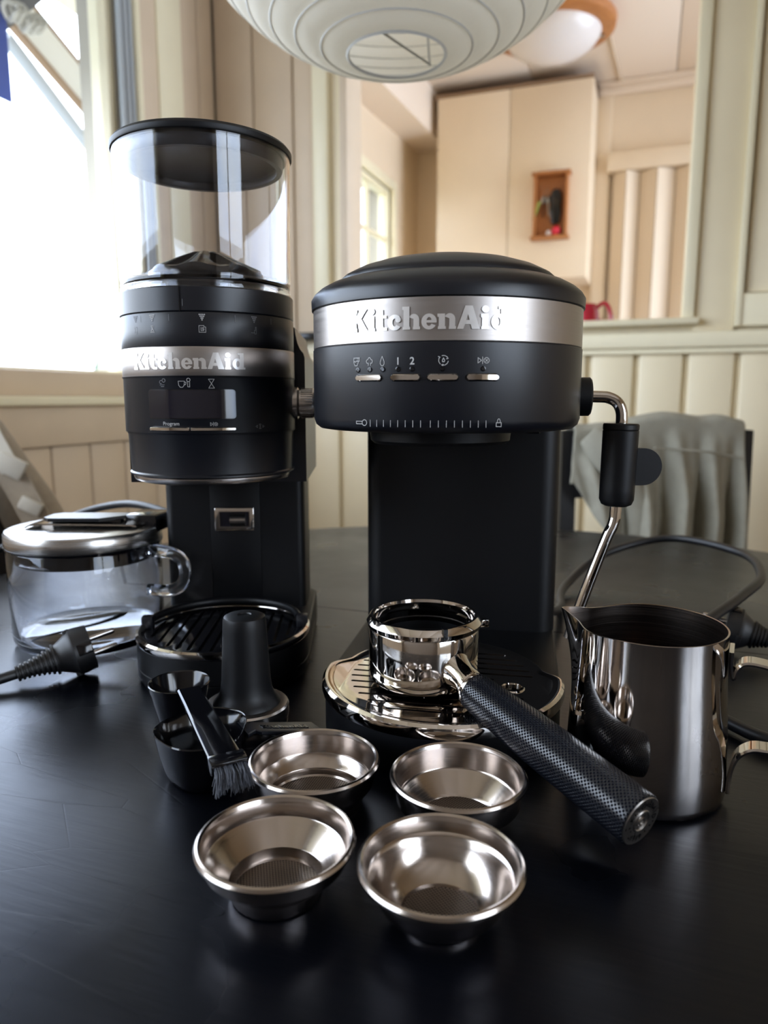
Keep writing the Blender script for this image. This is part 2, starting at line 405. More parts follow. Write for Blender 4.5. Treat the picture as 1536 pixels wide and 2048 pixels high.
# boards on the left wall: below the sill, beside the window, far room plain sheets
panels(wl_, 'wall_board', M_greige, LX0-.015, LX0, LY0, LYB, ZF, .110, .1165, .005, 'y', .004)
panels(wl_, 'wall_board', M_greige, LX0-.015, LX0, WA[1]+.09, LYB, .21, ZC, .1165, .005, 'y', .004)
panels(wl_, 'wall_board', M_greige, LX0-.015, LX0, LY0, WA[0]-.09, .21, ZC, .1165, .005, 'y', .004)
link('wall_sheet', B(LX0-.015, LX0, LYB+.1, WF[0]-.05, ZF, ZC), M_pink, wl_)
link('wall_sheet', B(LX0-.015, LX0, WF[1]+.04, LYF, ZF, ZC), M_pink, wl_)
link('wall_sheet', B(LX0-.015, LX0, WF[0]-.05, WF[1]+.04, ZF, WF[2]-.04), M_pink, wl_)
link('wall_sheet', B(LX0-.015, LX0, WF[0]-.05, WF[1]+.04, WF[3]+.04, ZC), M_pink, wl_)
link('apron_rail', B(LX0-.01, LX0+.012, -1.6, LYB, .112, .198, .003), M_greige, wl_)
# wall between the two rooms
wb = wall_with_holes('wall_back', 'y', LYB+.014, .086, LX0, LX1, ZF, ZC, [(-.80, .072, .385, 1.42)], M_cream)
for (a, e, z0, z1) in ((LX0, LX1, ZF, .332),):
    panels(wb, 'wall_board', M_cream, a+.047, e, LYB, LYB+.014, z0, z1, .1125, .013, 'x', .006)
panels(wb, 'wall_board', M_greige, LX0, -.955, LYB, LYB+.014, .37, ZC, .1225, .004, 'x', .004)  # left end: darker tone than the cream boards, set by the colour
link('wall_board', B(.089, .176, LYB, LYB+.014, .37, ZC, .002), M_cream, wb)
link('wall_board', B(.196, .9, LYB, LYB+.012, .455, ZC, .002), M_cream, wb)
link('wall_board', B(.9, LX1, LYB, LYB+.012, .37, ZC, .002), M_cream, wb)
link('wall_board', B(.176, .9, LYB-.012, LYB+.014, .378, .452, .004), M_trimp, wb)
link('wall_board', B(-.85, .09, LYB, LYB+.014, 1.42, ZC, .002), M_cream, wb)
link('wall_sheet', B(LX0, LXR, LYB+.1, LYB+.104, ZF, .38), M_pink, wb)
# trims
def trim(nm, bm, m=M_trimp): return struct(room(link(nm, bm, m)))
trim('trim_1', B(LX0, LX1, LYB-.022, LYB, .332, .369, .006))
trim('trim_2', B(LX0, LX1, LYB-.012, LYB+.0, .318, .332, .004))
trim('trim_3', B(-.846, .10, LYB-.028, LYB+.11, .385, .401, .004))
trim('trim_4', B(-.894, -.850, LYB-.014, LYB+.014, .37, 1.5, .004), M_trimp)
trim('trim_5', B(-.952, -.896, LYB-.004, LYB+.012, .37, 1.5, .003), M_greige)
trim('trim_6', B(.062, .088, LYB-.014, LYB+.11, .401, 1.42, .003))
trim('trim_7', B(-.82, -.798, LYB+.0, LYB+.11, .401, 1.42, .003), M_greige)
trim('trim_8', B(.176, .190, LYB-.016, LYB+.014, .378, ZC, .003))
trim('trim_9', B(LX0, LX0+.008, 1.557, 1.629, .21, 1.5, .001), M_greige)
# far room
wf = struct(room(link('wall_far', B(LX0, LXR, LYF, LYF+.08, ZF, ZC), M_pink)))
wr2 = wall_with_holes('wall_side', 'x', LXR, .1, LYB+.1, LYF, ZF, ZC, [(2.05, 3.62, -.4, 1.5)], M_pink)
trim('trim_10', B(-.3, LXR, LYF-.05, LYF, ZC-.05, ZC, .012), M_ceil)
link('crown_step', B(-.3, LXR, LYF-.075, LYF-.05, ZC-.02, ZC, .005), M_ceil, bpy.data.objects['trim_10'])
# boxed sloping cornice along the left wall of the far room
bm = bmesh.new(); prism(bm, [(LYB+.1, 1.38), (LYB+.1, ZC), (LYF, ZC), (LYF, 1.47)], 0, .16, Matrix(((0, 0, 1, LX0), (1, 0, 0, 0), (0, 1, 0, 0), (0, 0, 0, 1))))
trim('trim_11', bm, M_ceil)
trim('trim_12', B(-.3, -.235, LYF-.03, LYF, ZF, ZC-.05, .004), M_pink)
trim('trim_13', B(-.245, .62, LYF-.075, LYF, 1.262, 1.345, .006), M_pink)
# folding door
dr = struct(room(link('door_1', B(-.21, .60, LYF-.012, LYF-.002, ZF, 1.262), M_gap)))
xs = [-.215, -.155, -.095, -.02, .06, .13, .20, .28, .36, .44, .52, .60]
for i in range(len(xs)-1):
    ya, yb = (LYF-.02, LYF-.075) if i % 2 == 0 else (LYF-.075, LYF-.02)
    bm = prism(bmesh.new(), [(xs[i]+.001, ya), (xs[i+1]-.001, yb), (xs[i+1]-.001, yb-.008), (xs[i]+.001, ya-.008)], ZF+.01, 1.258)
    link('door_panel', bm, M_fold, dr)
# ceiling conduit of the far room
c = trim('trim_14', T([rp(-.26, 2.6, ZC-.008), rp(-.20, 3.74, ZC-.008)], .006, 8), M_greige); c.rotation_euler = (0, 0, 0)
# rest of the room around the camera
wr = wall_with_holes('wall_right', 'x', LX1, .12, LY0, LYB+.1, ZF, ZC, [(-1.45, .15, .05, 1.45)], M_greige)
wfr = wall_with_holes('wall_front', 'y', LY0-.12, .12, LX0-.12, LX1+.12, ZF, ZC, [], M_dark)  # unseen wall, coloured dark so black fronts and steel reflect less

# windows
def window(nm, axis, pos, h, fw, cols, rows, bar, depth, m=M_trimp, inset=.0, low=None):
    """frame with glazing bars and one pane per field; axis x: lies in the plane x=pos"""
    a0, a1, z0, z1 = h
    def bx(u0, u1, w0, w1, d0, d1, bev=.003):
        return B(pos+d0, pos+d1, u0, u1, w0, w1, bev) if axis == 'x' else B(u0, u1, pos+d0, pos+d1, w0, w1, bev)
    r = struct(room(link(nm, bx(a0, a1, z0, z0+.02, -depth, 0), m)))
    low = low or fw
    for (u0, u1, w0, w1) in ((a0, a0+fw, z0, z1), (a1-fw, a1, z0, z1), (a0+fw, a1-fw, z1-fw, z1), (a0+fw, a1-fw, z0, z0+low)):
        link('window_frame', bx(u0, u1, w0, w1, -depth, 0), m, r)
    ia0, ia1, iz0, iz1 = a0+fw, a1-fw, z0+low, z1-fw
    cw = (ia1-ia0-bar*(cols-1))/cols; rh = (iz1-iz0-bar*(rows-1))/rows
    for i in range(1, cols): u = ia0+i*cw+(i-1)*bar; link('glazing_bar', bx(u, u+bar, iz0, iz1, -depth*.7, -depth*.2), m, r)
    for j in range(1, rows): w = iz0+j*rh+(j-1)*bar; link('glazing_bar', bx(ia0, ia1, w, w+bar, -depth*.68, -depth*.22), m, r)
    for i in range(cols):
        for j in range(rows):
            u = ia0+i*(cw+bar); w = iz0+j*(rh+bar)
            bm = bmesh.new()
            P = [(u, w), (u+cw, w), (u+cw, w+rh), (u, w+rh)]
            bm.faces.new([bm.verts.new((pos-depth*.45, p, q) if axis == 'x' else (p, pos-depth*.45, q)) for p, q in P])
            link('pane', bm, M_pane, r)
    return r
w1 = window('window_1', 'x', LX0-.02, WA, .022, 1, 1, .03, .05, M_trimp, low=.043)
link('sash_board', B(LX0-.02, LX0-.004, WA[0], WA[1], .218, .272, .003), M_greige, w1)
link('window_sill', B(LX0-.03, LX0+.035, -1.6, WA[1]+.09, .198, .218, .005), M_trimp, w1)
link('casing', B(LX0-.004, LX0+.02, 1.541, 1.556, .218, 1.5, .003), M_trimp, w1)
link('casing', B(LX0-.004, LX0+.012, 1.63, 1.732, .218, 1.5, .004), M_trimp, w1)
for k in range(3): link('sash_track', B(LX0-.008, LX0+.004+.003*k, 1.500+.014*k, 1.511+.014*k, .218, 1.5, .002), M_galv, w1)
link('casing', B(LX0-.004, LX0+.02, WA[0]-.09, WA[0]+.01, .218, 1.5, .004), M_trimp, w1)
w2 = window('window_2', 'x', LX0-.01, WF, .022, 2, 2, .02, .05, M_trimp)
for (u0, u1, v0, v1) in ((WF[0]-.05, WF[0], WF[2]-.04, WF[3]+.04), (WF[1], WF[1]+.045, WF[2]-.04, WF[3]+.04), (WF[0], WF[1], WF[3], WF[3]+.04), (WF[0], WF[1], WF[2]-.04, WF[2])):
    link('casing', B(LX0-.006, LX0+.015, u0, u1, v0, v1, .003), M_trimp, w2)
w4 = window('added_window_right', 'x', LX1+.08, (-1.45, .15, .05, 1.45), .05, 2, 1, .05, .06)  # added window out of view, sized and shifted to brighten the walls
w5 = window('added_window_far', 'x', LXR+.07, (2.05, 3.62, -.4, 1.5), .05, 2, 1, .05, .06)  # hidden window put in only to light the far room

# portals only help the renderer find the daylight in the openings
def portal(x, y, z, w, h, ang):
    a = bpy.data.lights.new('daylight_portal', 'AREA'); a.shape = 'RECTANGLE'; a.size = w; a.size_y = h; a.cycles.is_portal = True
    o = bpy.data.objects.new('daylight_portal', a); COL.objects.link(o); o.location = rp(x, y, z)
    o.rotation_euler = (PI/2, 0, RY+ang)
portal(LX0-.2, .01, .8, 3.0, 1.2, -PI/2)
portal(LX1+.2, -.65, .75, 1.7, 1.45, PI/2)
portal(LXR+.2, 2.83, .55, 1.6, 1.95, PI/2)

# ---------------------------------------------------------------- outdoors
g = struct(room(link('ground', B(-45, -1.6, -30, 45, -1.75, -1.7), M_snow)))
g['kind'] = 'structure'
so = tag(room(link('roof_soffit', B(-2.03, -1.33, -.8, 3.4, 1.60, 1.62), M_gap)), 'cream boarded underside of the roof overhang outside the window', 'roof overhang')
y = -.8
panels(so, 'soffit_board', M_soff, -2.03, -1.33, -.8, 3.4, 1.585, 1.60, .7, .003, 'y', .002)
x = -2.03
for o in [c for c in so.children]: bpy.data.objects.remove(o)
panels(so, 'soffit_board', M_soff, -2.03, -1.33, -.8, 3.4, 1.585, 1.60, .115, .006, 'x', .003)
rk = tag(link('barge_board', bmesh.new(), M_outw), 'white sloping barge board with a brown edge below the roof overhang', 'board')
A_, B_ = rp(-2.0, 2.0, 1.46), rp(-2.0, 2.62, 1.165)
mtx = between(A_, B_); ln = (B_-A_).length
bm = B(-.012, .012, -.055, .055, -.35, ln+.1, .003)
side = (Vector((0, 0, 1))).cross((B_-A_).normalized()).normalized(); dn = side.cross((B_-A_).normalized())
mm = Matrix((( side.x, dn.x, (B_-A_).normalized().x, A_.x), (side.y, dn.y, (B_-A_).normalized().y, A_.y), (side.z, dn.z, (B_-A_).normalized().z, A_.z), (0, 0, 0, 1)))
bmesh.ops.transform(bm, matrix=mm, verts=bm.verts); bm.to_mesh(rk.data); bm.free()
link('edge_strip', B(-.016, .016, -.068, -.056, -.25, ln+.05, .002, mtx=mm), M_brown, rk)
link('edge_strip', B(-.016, .016, .056, .068, -.25, ln+.05, .002, mtx=mm), M_brown, rk)
rk.data.materials.clear(); rk.data.materials.append(M_outw)
br = tag(link('roof_brace', T([rp(-1.95, 1.90, 1.33), rp(-1.95, 2.60, .88)], .022, 12), M_galv), 'grey diagonal pole bracing the roof overhang outside the window', 'pole')
aw = tag(link('awning_case', prism(bmesh.new(), [(1.0, 1.16), (1.0, 1.6), (1.74, 1.6), (1.72, 1.30), (1.56, 1.14)], -1.75, -1.60, Matrix(((0, 0, 1, 0), (1, 0, 0, 0), (0, 1, 0, 0), (0, 0, 0, 1)))), M_grey), 'dark grey awning housing outside, at the top left corner of the window', 'awning')
room(aw)
ab = tag(room(link('awning_cloth', B(-1.59, -1.585, .9, 1.553, .965, 1.19, .001), M_blue)), 'strip of blue awning cloth hanging outside at the left edge', 'cloth')
kn = tag(link('rope_knot', bmesh.new(), M_rope), 'pale rope wound round the pole end outside the window', 'rope')
bm = bmesh.new()
for i in range(5):
    bmesh.ops.create_uvsphere
    p = rp(-1.56+.0*i, 1.545+.022*i, 1.175+.008*math.sin(i*2))
    tube(bm, [p+Vector((.018*math.cos(a), .010*math.sin(a*2), .02*math.sin(a))) for a in [k*PI/6 for k in range(13)]], .007, 8)
bm.to_mesh(kn.data); bm.free(); kn.data.materials.clear(); kn.data.materials.append(M_rope)
for i, (px, py, h, r) in enumerate(((-9.4, 10.8, 3.05, .7), (-9.9, 8.6, 2.35, .7), (-12, 7.2, 2.6, .9))):
    lab = ['tall narrow spruce outside, at the right end of the window', 'low bushy spruce outside, left of the tall narrow one', 'leftmost blurred spruce on the horizon outside'][i]
    w = rp(px, py, -1.7); t = thing('spruce_tree', lab, 'tree', w)
    link('trunk', L([(.0, 0), (.09, 0), (.06, h*.6), (.0, h*.7)], 8), M_brown, t)
    bm = bmesh.new(); pr = []
    for k in range(9):
        f = k/9; pr += [(r*(1-f)*.95, h*(.1+.9*f)), (r*(1-f)*.55, h*(.1+.9*f)+h*.07)]
    pr = [(0, h*.1)]+pr+[(0, h)]
    lathe(bm, pr, 14)
    for v in bm.verts: v.co += Vector((noise.noise(v.co*3), noise.noise(v.co*3+Vector((5, 5, 5))), 0))*.15*r
    link('foliage', bm, M_tree, t, 60)

# ================================================================ TABLE
tb = thing('dining_table', 'large black painted oval extending dining table under the coffee gear', 'table', (0, 0, ZF), RY)
tb.location = (0, 0, ZF)
cx, yF, yN, RT = -.135, .595, .10, .60
def seg_poly(y0, y1):
    out = []
    def hw(y):
        if y > yF: return math.sqrt(max(RT*RT-(y-yF)**2, 0))
        if y < yN: return math.sqrt(max(RT*RT-(y-yN)**2, 0))
        return RT
    N = 40; ys = [y0+(y1-y0)*(.5-.5*math.cos(PI*i/N)) for i in range(N+1)]
    R_ = [(cx+hw(y), y) for y in ys]; L_ = [(cx-hw(y), y) for y in reversed(ys)]
    pts = R_+L_; res = []
    for p in pts:
        if not res or (abs(p[0]-res[-1][0])+abs(p[1]-res[-1][1])) > 1e-4: res.append(p)
    if abs(res[0][0]-res[-1][0])+abs(res[0][1]-res[-1][1]) < 1e-4: res.pop()
    return res
for (a, e) in ((yN-RT+.0005, .0345), (.0355, .6560), (.6570, yF+RT-.0005)):
    P = seg_poly(a, e)
    cxm = sum(p[0] for p in P)/len(P); cym = sum(p[1] for p in P)/len(P)
    def sh(k): return [(p[0]+(cxm-p[0])*k, p[1]+(cym-p[1])*k) for p in P]
    bm = loft(bmesh.new(), [[(x, y, z-ZF) for x, y in P_] for P_, z in ((P, -.026), (P, -.0006), (sh(.0008), 0))])
    link('tabletop_leaf', bm, M_table, tb, 25)
link('apron', B(cx-.36, cx+.36, -.2, .9, .63, .722, .004), M_chair, tb)
for sx in (-.33, .33):
    for sy in (-.17, .87):
        link('leg', L([(0, 0), (.022, 0), (.026, .05), (.03, .4), (.036, .62), (.036, .724), (0, .724)], 20, Matrix.Translation((cx+sx, sy, 0))), M_chair, tb)

# ================================================================ ESPRESSO MACHINE
EY = math.radians(-11)
es = thing('espresso_machine', 'wide black espresso machine with steel band, buttons and round drip tray', 'coffee machine', (.038, .452, 0), EY)
def stad(R, hw, back, rc, n=40, y0=0.0):
    """outline: half circle in front, straight sides, rounded rear corners"""
    pts = []
    for i in range(n+1):
        a = PI+PI*i/n; pts.append((R*math.cos(a) if R <= hw else R*math.cos(a), y0+R*math.sin(a)))
    for i in range(9):
        a = PI/2*i/8; pts.append((hw-rc+rc*math.cos(a), back-rc+rc*math.sin(a)))
    for i in range(9):
        a = PI/2+PI/2*i/8; pts.append((-hw+rc+rc*math.cos(a), back-rc+rc*math.sin(a)))
    return pts
def stadloft(levels, R, back, rc):
    return loft(bmesh.new(), [[(x, y, z) for x, y in stad(R-i, R-i, back-i, max(rc-i, .006))] for z, i in levels])
RH = .081
link('head', stadloft([(.1985, .006), (.1962, .0045), (.1955, .0), (.1955, .010), (.1955, .0055)][:0]+[(.1955, .009), (.1962, .004), (.1985, .0012), (.202, 0), (.2418, 0), (.2425, .0007)], RH, .178, .03), M_black, es)
link('steel_band', stadloft([(.2425, .0006), (.2428, .0003), (.2642, .0003), (.2645, .0006)], RH, .178, .03), M_brush, es)
link('head_cap', stadloft([(.2645, .0009), (.2650, -.0006), (.2705, -.0008), (.2735, .0010), (.2765, .0045), (.2795, .0100), (.2815, .0160), (.2820, .0185), (.2820, .021)], RH, .178, .03), M_black, es)
link('lid', L([(.0645, .2815), (.0640, .2832), (.062, .2850), (.054, .2890), (.044, .2922), (.032, .2947), (.018, .2962), (0, .2967)], 72), M_black, es)
lg, s_ = slab_logo(.0862, .00035)
w = wrap(lg, RH, -.028, .2482, .0); w = link('logo', w, M_logo, es, 20)
# icons: (angle, z, bm)
W_ = .00034
def put(bm, R, a, z, m, parent, name='printed_mark', lift=.00025): return link(name, wrap(bm, R, a, z, lift), m, parent, 60, keep=True)
cup = [[(-.9, 1), (.55, 1), (.55, -.2), (.2, -.9), (-.55, -.9), (-.9, -.2), (-.9, 1)], [(.55, 1), (1.0, 1), (1.0, .2), (.55, .2)], [(-.9, .2), (-.4, 0), (.1, .25), (.55, .2)]]
steam = [[(-.35, -1), (-.35, -.4)]+[(-.35, -.4), (-.8, -.4), (-1, .1), (-.75, .5), (-.45, .55), (-.3, .9), (0, 1.05), (.3, .9), (.45, .55), (.75, .5), (1, .1), (.8, -.4), (.35, -.4), (.35, -1)]]
drop = [[(0, 1.1), (-.5, -.1), (-.5, -.6), (-.2, -1), (.2, -1), (.5, -.6), (.5, -.1), (0, 1.1)]]
clean = [arc(0, 0, 1, 20, 110, 8), arc(0, 0, 1, 140, 230, 8), arc(0, 0, 1, 260, 350, 8), [(0, .5), (-.25, 0), (-.2, -.3), (.2, -.3), (.25, 0), (0, .5)], [(.75, .75), (.95, .35), (.6, .3)], [(-1, .35), (-.75, .65), (-1.1, .8)], [(-.1, -.8), (-.15, -1.1), (-.4, -.9)]]
play = [[(-1.6, .7), (-1.6, -.7), (-.65, 0), (-1.6, .7)], [(-.35, .9), (-.35, -.9)], arc(.75, 0, .72, 0, 360, 18), [(.45, .3), (1.05, -.3)], [(.45, -.3), (1.05, .3)]]
for a, ic, sz in ((-.512, cup, .0021), (-.405, steam, .0020), (-.308, drop, .0023), (.094, clean, .0024), (.347, play, .0019)):
    put(icon(ic, W_, sz), RH, a, .2328, M_ink, es)
put(textmesh('1', .0052, .0001), RH, -.198, .2325, M_ink, es); put(textmesh('2', .0052, .0001), RH, -.104, .2325, M_ink, es)
for a in (-.50, -.402, -.304, -.198, -.104, .088, .344):
    m = Matrix.Translation((RH*math.sin(a), -RH*math.cos(a), .2286)) @ Matrix.Rotation(a, 4, 'Z') @ Matrix.Rotation(PI/2, 4, 'X')
    link('indicator', L([(0, .0003), (.0008, .0003), (.0009, .0005), (.0013, .0004), (.0014, 0)], 16, m), M_gloss, es)
for a0, a1 in ((-.512, -.312), (-.246, -.052), (-.004, .185), (.238, .444)):
    n_ = 14; wd = (a1-a0)*RH
    for nm, gx, gz, h0, h1, m_ in (('button_recess', .0007, .0023, -.001, .0002, M_gloss), ('button', 0, .0016, 0, .0014, M_chrome)):
        P = rect_round(wd/2+gx, gz, gz*.98, 5)
        bm = bmesh.new(); loft(bm, [[(x, y, h0) for x, y in P], [(x, y, h1-.0004) for x, y in P], [(x*.985, y*.75, h1) for x, y in P]])
        link(nm, wrap(bm, RH, (a0+a1)/2, .2244, 0, .004), m_, es)
# scale along the bottom edge
bm = bmesh.new()
bm.free()
for i in range(16):
    bm = bmesh.new(); q = 0; bm.faces.new([bm.verts.new(p) for p in ((q-.00014, -.0018, 0), (q+.00014, -.0018, 0), (q+.00014, .0018, 0), (q-.00014, .0018, 0))])
    put(bm, RH, -.400+i*.0505+(.012 if i > 7 else 0), .2008, M_ink, es, 'tick_mark')
put(icon([[(-3.3, .4), (-.9, .4), (-.9, -.4), (-3.3, -.4), (-3.3, .4)], arc(0, 0, .9, 0, 360, 18)], W_, .0017), RH, -.447, .2010, M_ink, es)
put(icon([[(-.7, -1), (.7, -1), (.7, 0), (-.7, 0), (-.7, -1)], arc(0, .1, .42, 0, 180, 10, .9)], W_, .0020), RH, .455, .2014, M_ink, es)
# brew group
link('brew_group', L([(0, .186), (.042, .186), (.044, .188), (.045, .197), (0, .197)], 48, Matrix.Translation((-.004, .008, 0))), M_blackm, es)
link('group_latch', B(.050, .059, .04, .052, .1905, .197, .001), M_gloss, es)
# column and base
def boxr(hx, y0, y1, r, z0, z1, tp=0):
    P = [(x, (y0+y1)/2+y) for x, y in rect_round(hx, (y1-y0)/2, r, 6)]
    return loft(bmesh.new(), [[(x, y, z0) for x, y in P], [(x, y, z1) for x, y in P]])
link('column', boxr(.0765, .112, .178, .014, .029, .1965), M_blackm, es)
bse = loft(bmesh.new(), [[(x, y, z) for x, y in stad(.0765-i, .0765-i, .178-i, .02-i)] for z, i in ((0, .002), (.003, .0), (.029, 0), (.0303, .0013))])
link('base', bse, M_blackm, es)
# drip tray plate with a rolled rim: wide round front, narrower round back, shoulders between
def tray_out(k):
    out = []
    for i in range(128):
        a = 2*PI*i/128; x, y = math.cos(a), math.sin(a)
        f = min(max((y*.0775-.004)/.016, 0), 1); f = f*f*(3-2*f)
        r = .0785*(1-f)+.0690*f-k; out.append((r*x, r*y+.002))
    return out
tr_ = thing('x', '', ''); bpy.data.objects.remove(tr_)
tp = link('drip_tray', loft(bmesh.new(), [[(x, y, z) for x, y in tray_out(k)] for k, z in ((.0025, .0245), (0, .0255), (-.0008, .0285), (-.0002, .0325), (.0015, .0342), (.0035, .0342), (.0058, .0334), (.0072, .0331))], cap0=True), M_chrome, None)
bmc = bmesh.new()
for j in range(12):
    yy = -.056+j*.0093
    hwid = math.sqrt(max(.0655**2-yy*yy, .0002))-.006
    spans = [(-hwid, -.006), (.006, hwid)] if j > 1 else [(-hwid, hwid)]
    for a, e in spans:
        if yy < .004 and yy > -.026 and a > 0: e2 = .034; spans_ = [(a, e2)]
        else: spans_ = [(a, e)]
        for (s0, s1) in spans_:
            if s1-s0 < .006: continue
            P = [(x+(s0+s1)/2, y+yy) for x, y in rect_round((s1-s0)/2, .0013, .00125, 4)]; prism(bmc, P, .0316, .04)
prism(bmc, [(.046+.0065*math.cos(t*PI/14), -.012+.0065*math.sin(t*PI/14)) for t in range(28)], .0316, .04)
cut(tp, bmc); tp.parent = es
link('tray_slots', L([(0, .0317), (.066, .0317), (.066, .0315), (0, .0315)], 64, Matrix.Translation((0, .002, 0))), M_gloss, es)
for (sx, a) in ((.046, 1),):
    link('finger_ring', L([(.0062, .0330), (.0066, .0339), (.0074, .0339), (.0080, .0331)], 32, Matrix.Translation((.046, -.012, 0))), M_chrome, es)
# steam wand (world positions turned into the machine's frame)
EM = Matrix.Translation((.038, .452, 0)) @ Matrix.Rotation(EY, 4, 'Z'); EI = EM.inverted()
def e(p): return EI @ Vector(p)
piv = between(e((.108, .452, .2148)), e((.140, .448, .2148)))
link('wand_joint', L([(0, 0), (.0125, 0), (.0125, .0085), (.0105, .0095), (.0105, .0115), (.0118, .012), (.0118, .0185), (.0108, .0195), (0, .0195)], 36, piv), M_blackm, es)
pa = catmull([(.122, .450, .2148), (.131, .449, .2148), (.138, .448, .2142), (.1432, .447, .2112), (.1458, .446, .2055), (.1462, .446, .198)], 6)
pb = [(.1462, .446, .198), (.1455, .446, .150), (.1452, .446, .146)]+catmull([(.1450, .446, .140), (.1437, .446, .1345), (.1408, .446, .128), (.1350, .447, .110), (.1265, .448, .083), (.1215, .449, .066)], 5)
link('wand_tube', T([e(p) for p in pa+pb[1:]], .0036, 16), M_chrome, es)
link('wand_tip', T([e((.1215, .449, .066)), e((.1195, .449, .060))], [.0036, .0030], 16), M_steel, es)
gm = between(e((.1460, .446, .1985)), e((.1452, .446, .1475)))
link('wand_grip', L([(0, 0), (.0102, 0), (.0108, .0008), (.0108, .0035), (.0104, .0040), (.0108, .0045), (.0106, .040), (.0105, .0470), (.0092, .0500), (.0070, .0511), (0, .0511)], 36, gm), M_blackm, es)
P = [(x+.0165, y+.1720) for x, y in ([(-.01, -.0115), (-.002, -.0115)]+[( -.002+.0115*math.cos(a), .0115*math.sin(a)) for a in [(-90+i*10)*PI/180 for i in range(19)]]+[(-.01, .0115)])]
bm = bmesh.new(); prism(bm, P, -.003, .003, EI @ Matrix.Translation((.1455, .446, 0)) @ Matrix.Rotation(PI/2, 4, 'X'))
es_b = [ed for ed in bm.edges if len(ed.link_faces) == 2 and ed.calc_face_angle(0) > 1]
bmesh.ops.bevel(bm, geom=es_b, offset=.0012, segments=2, affect='EDGES')
link('grip_tab', bm, M_blackm, es)

# ================================================================ COFFEE GRINDER
GYW = math.radians(2)
gr = thing('coffee_grinder', 'tall black coffee grinder with clear hopper and small display', 'coffee grinder', (-.1265, .535, 0), GYW)
RG = .0605
link('lower_bowl', L([(0, .1600), (.0565, .1600), (.0590, .1612), (.0590, .1622), (.0578, .1632), (.0590, .1890), (.0598, .1906), (0, .1906)], 80), M_black, gr)
link('chrome_ring', L([(0, .1556), (.0530, .1556), (.0556, .1566), (.0566, .1582), (.0566, .1600), (0, .16)], 80), M_steel, gr)
link('head', L([(0, .1906), (.0602, .1906), (RG, .1912), (RG, .2268), (.0609, .2275), (.0612, .2282), (0, .2282)], 96), M_black, gr)
link('steel_band', L([(0, .2282), (.0606, .2282), (.0608, .2286), (.0608, .2464), (.0605, .2469), (0, .2469)], 96), M_brush, gr)
link('grind_ring', L([(0, .2469), (.0602, .2469), (RG, .2475), (RG, .2680), (.0601, .2686), (0, .2686)], 96), M_black, gr)
link('hopper_collar', L([(0, .2686), (.0600, .2688), (.0606, .2695), (.0606, .2840), (.0600, .2848), (.055, .2848), (.050, .2835), (0, .2835)], 96), M_black, gr)
# rear housing and column
P = [(.0672, .150), (.0672, .2440), (.0664, .2470), (.0640, .2500), (.0620, .2545), (.0608, .2600), (.0600, .2660), (.057, .2680)]
P = P+[(-x, z) for x, z in P[::-1]]
def side_prism(P, hx, bev=.0): 
    bm = bmesh.new(); prism(bm, P, -hx, hx, Matrix(((0, 0, 1, 0), (1, 0, 0, 0), (0, 1, 0, 0), (0, 0, 0, 1))))
    if bev:
        ed = [q for q in bm.edges if len(q.link_faces) == 2 and q.calc_face_angle(0) > 1.2]
        bmesh.ops.bevel(bm, geom=ed, offset=bev, segments=3, affect='EDGES')
    return bm
bm = prism(bmesh.new(), P, -.145, -.018, Matrix.Rotation(PI/2, 4, 'X'))
link('rear_housing', bm, M_black, gr)
link('column', boxr(.0600, .0820, .145, .007, .020, .1600), M_gloss if False else M_blackm, gr)
link('column_panel', B(-.021, .0215, .0812, .0825, .035, .1565, .0004), M_blackm, gr)
fr = link('chute_window', B(-.0172, .0165, .0795, .0822, .1000, .1205, .0008), M_chrome, gr)
cut(fr, B(-.0128, .0125, .07, .09, .1038, .1168)); fr.parent = gr
link('chute_glass', B(-.0128, .0125, .0808, .0815, .1038, .1168), M_screen, fr)
link('chute_drum', L([(0, 0), (.0058, .0), (.0058, .013), (0, .013)], 24, Matrix.Translation((-.003, .0775, .1103)) @ Matrix.Rotation(PI/2, 4, 'Y')), M_steel, fr)
# base and tray
GB = lambda i: [(x, y+.0) for x, y in stad(.0665-i, .0665-i, .147-i, .012, 40, .017)]
link('base', loft(bmesh.new(), [[(x, y, z) for x, y in GB(i)] for z, i in ((0, .002), (.004, 0), (.0105, 0), (.0110, .0008), (.0116, 0), (.0295, 0), (.031, .0015))]), M_blackm, gr)
TT = Matrix.Translation((0, .017, 0))
link('tray_rim', L([(.0635, .0300), (.0668, .0302), (.0678, .0325), (.0674, .0350), (.0655, .0362), (.0630, .0355), (.0618, .0330), (.0625, .0300)], 96, TT), M_chrome, gr)
tg = link('tray_grate', L([(0, .0300), (.0622, .0300), (.0622, .0326), (.061, .0331), (0, .0331)], 96, TT), M_gloss, None)
bmc = bmesh.new()
for i in range(-6, 7):
    x = i*.0086
    hl = math.sqrt(max(.056**2-x*x, 0))-.002
    if hl > .006: P = [(q+x, w+.017) for q, w in rect_round(.0013, hl, .0012, 4)]; prism(bmc, P, .0308, .04)
cut(tg, bmc); tg.parent = gr
# black carrying bow at the back of the tray with two brackets
bow = [(.0588*math.cos(a), .017+.0588*math.sin(a), .0390) for a in [math.radians(8+164*i/40) for i in range(41)]]
link('tray_bow', T(bow, .0034, 12, sx=.9, sy=.8), M_blackm, gr)
for s in (-1, 1):
    a = math.radians(90-s*88)
    link('bow_bracket', B(-.0045, .0045, -.004, .004, .031, .0425, .0015, mtx=Matrix.Translation((s*.0615, .022, 0))), M_black, gr)
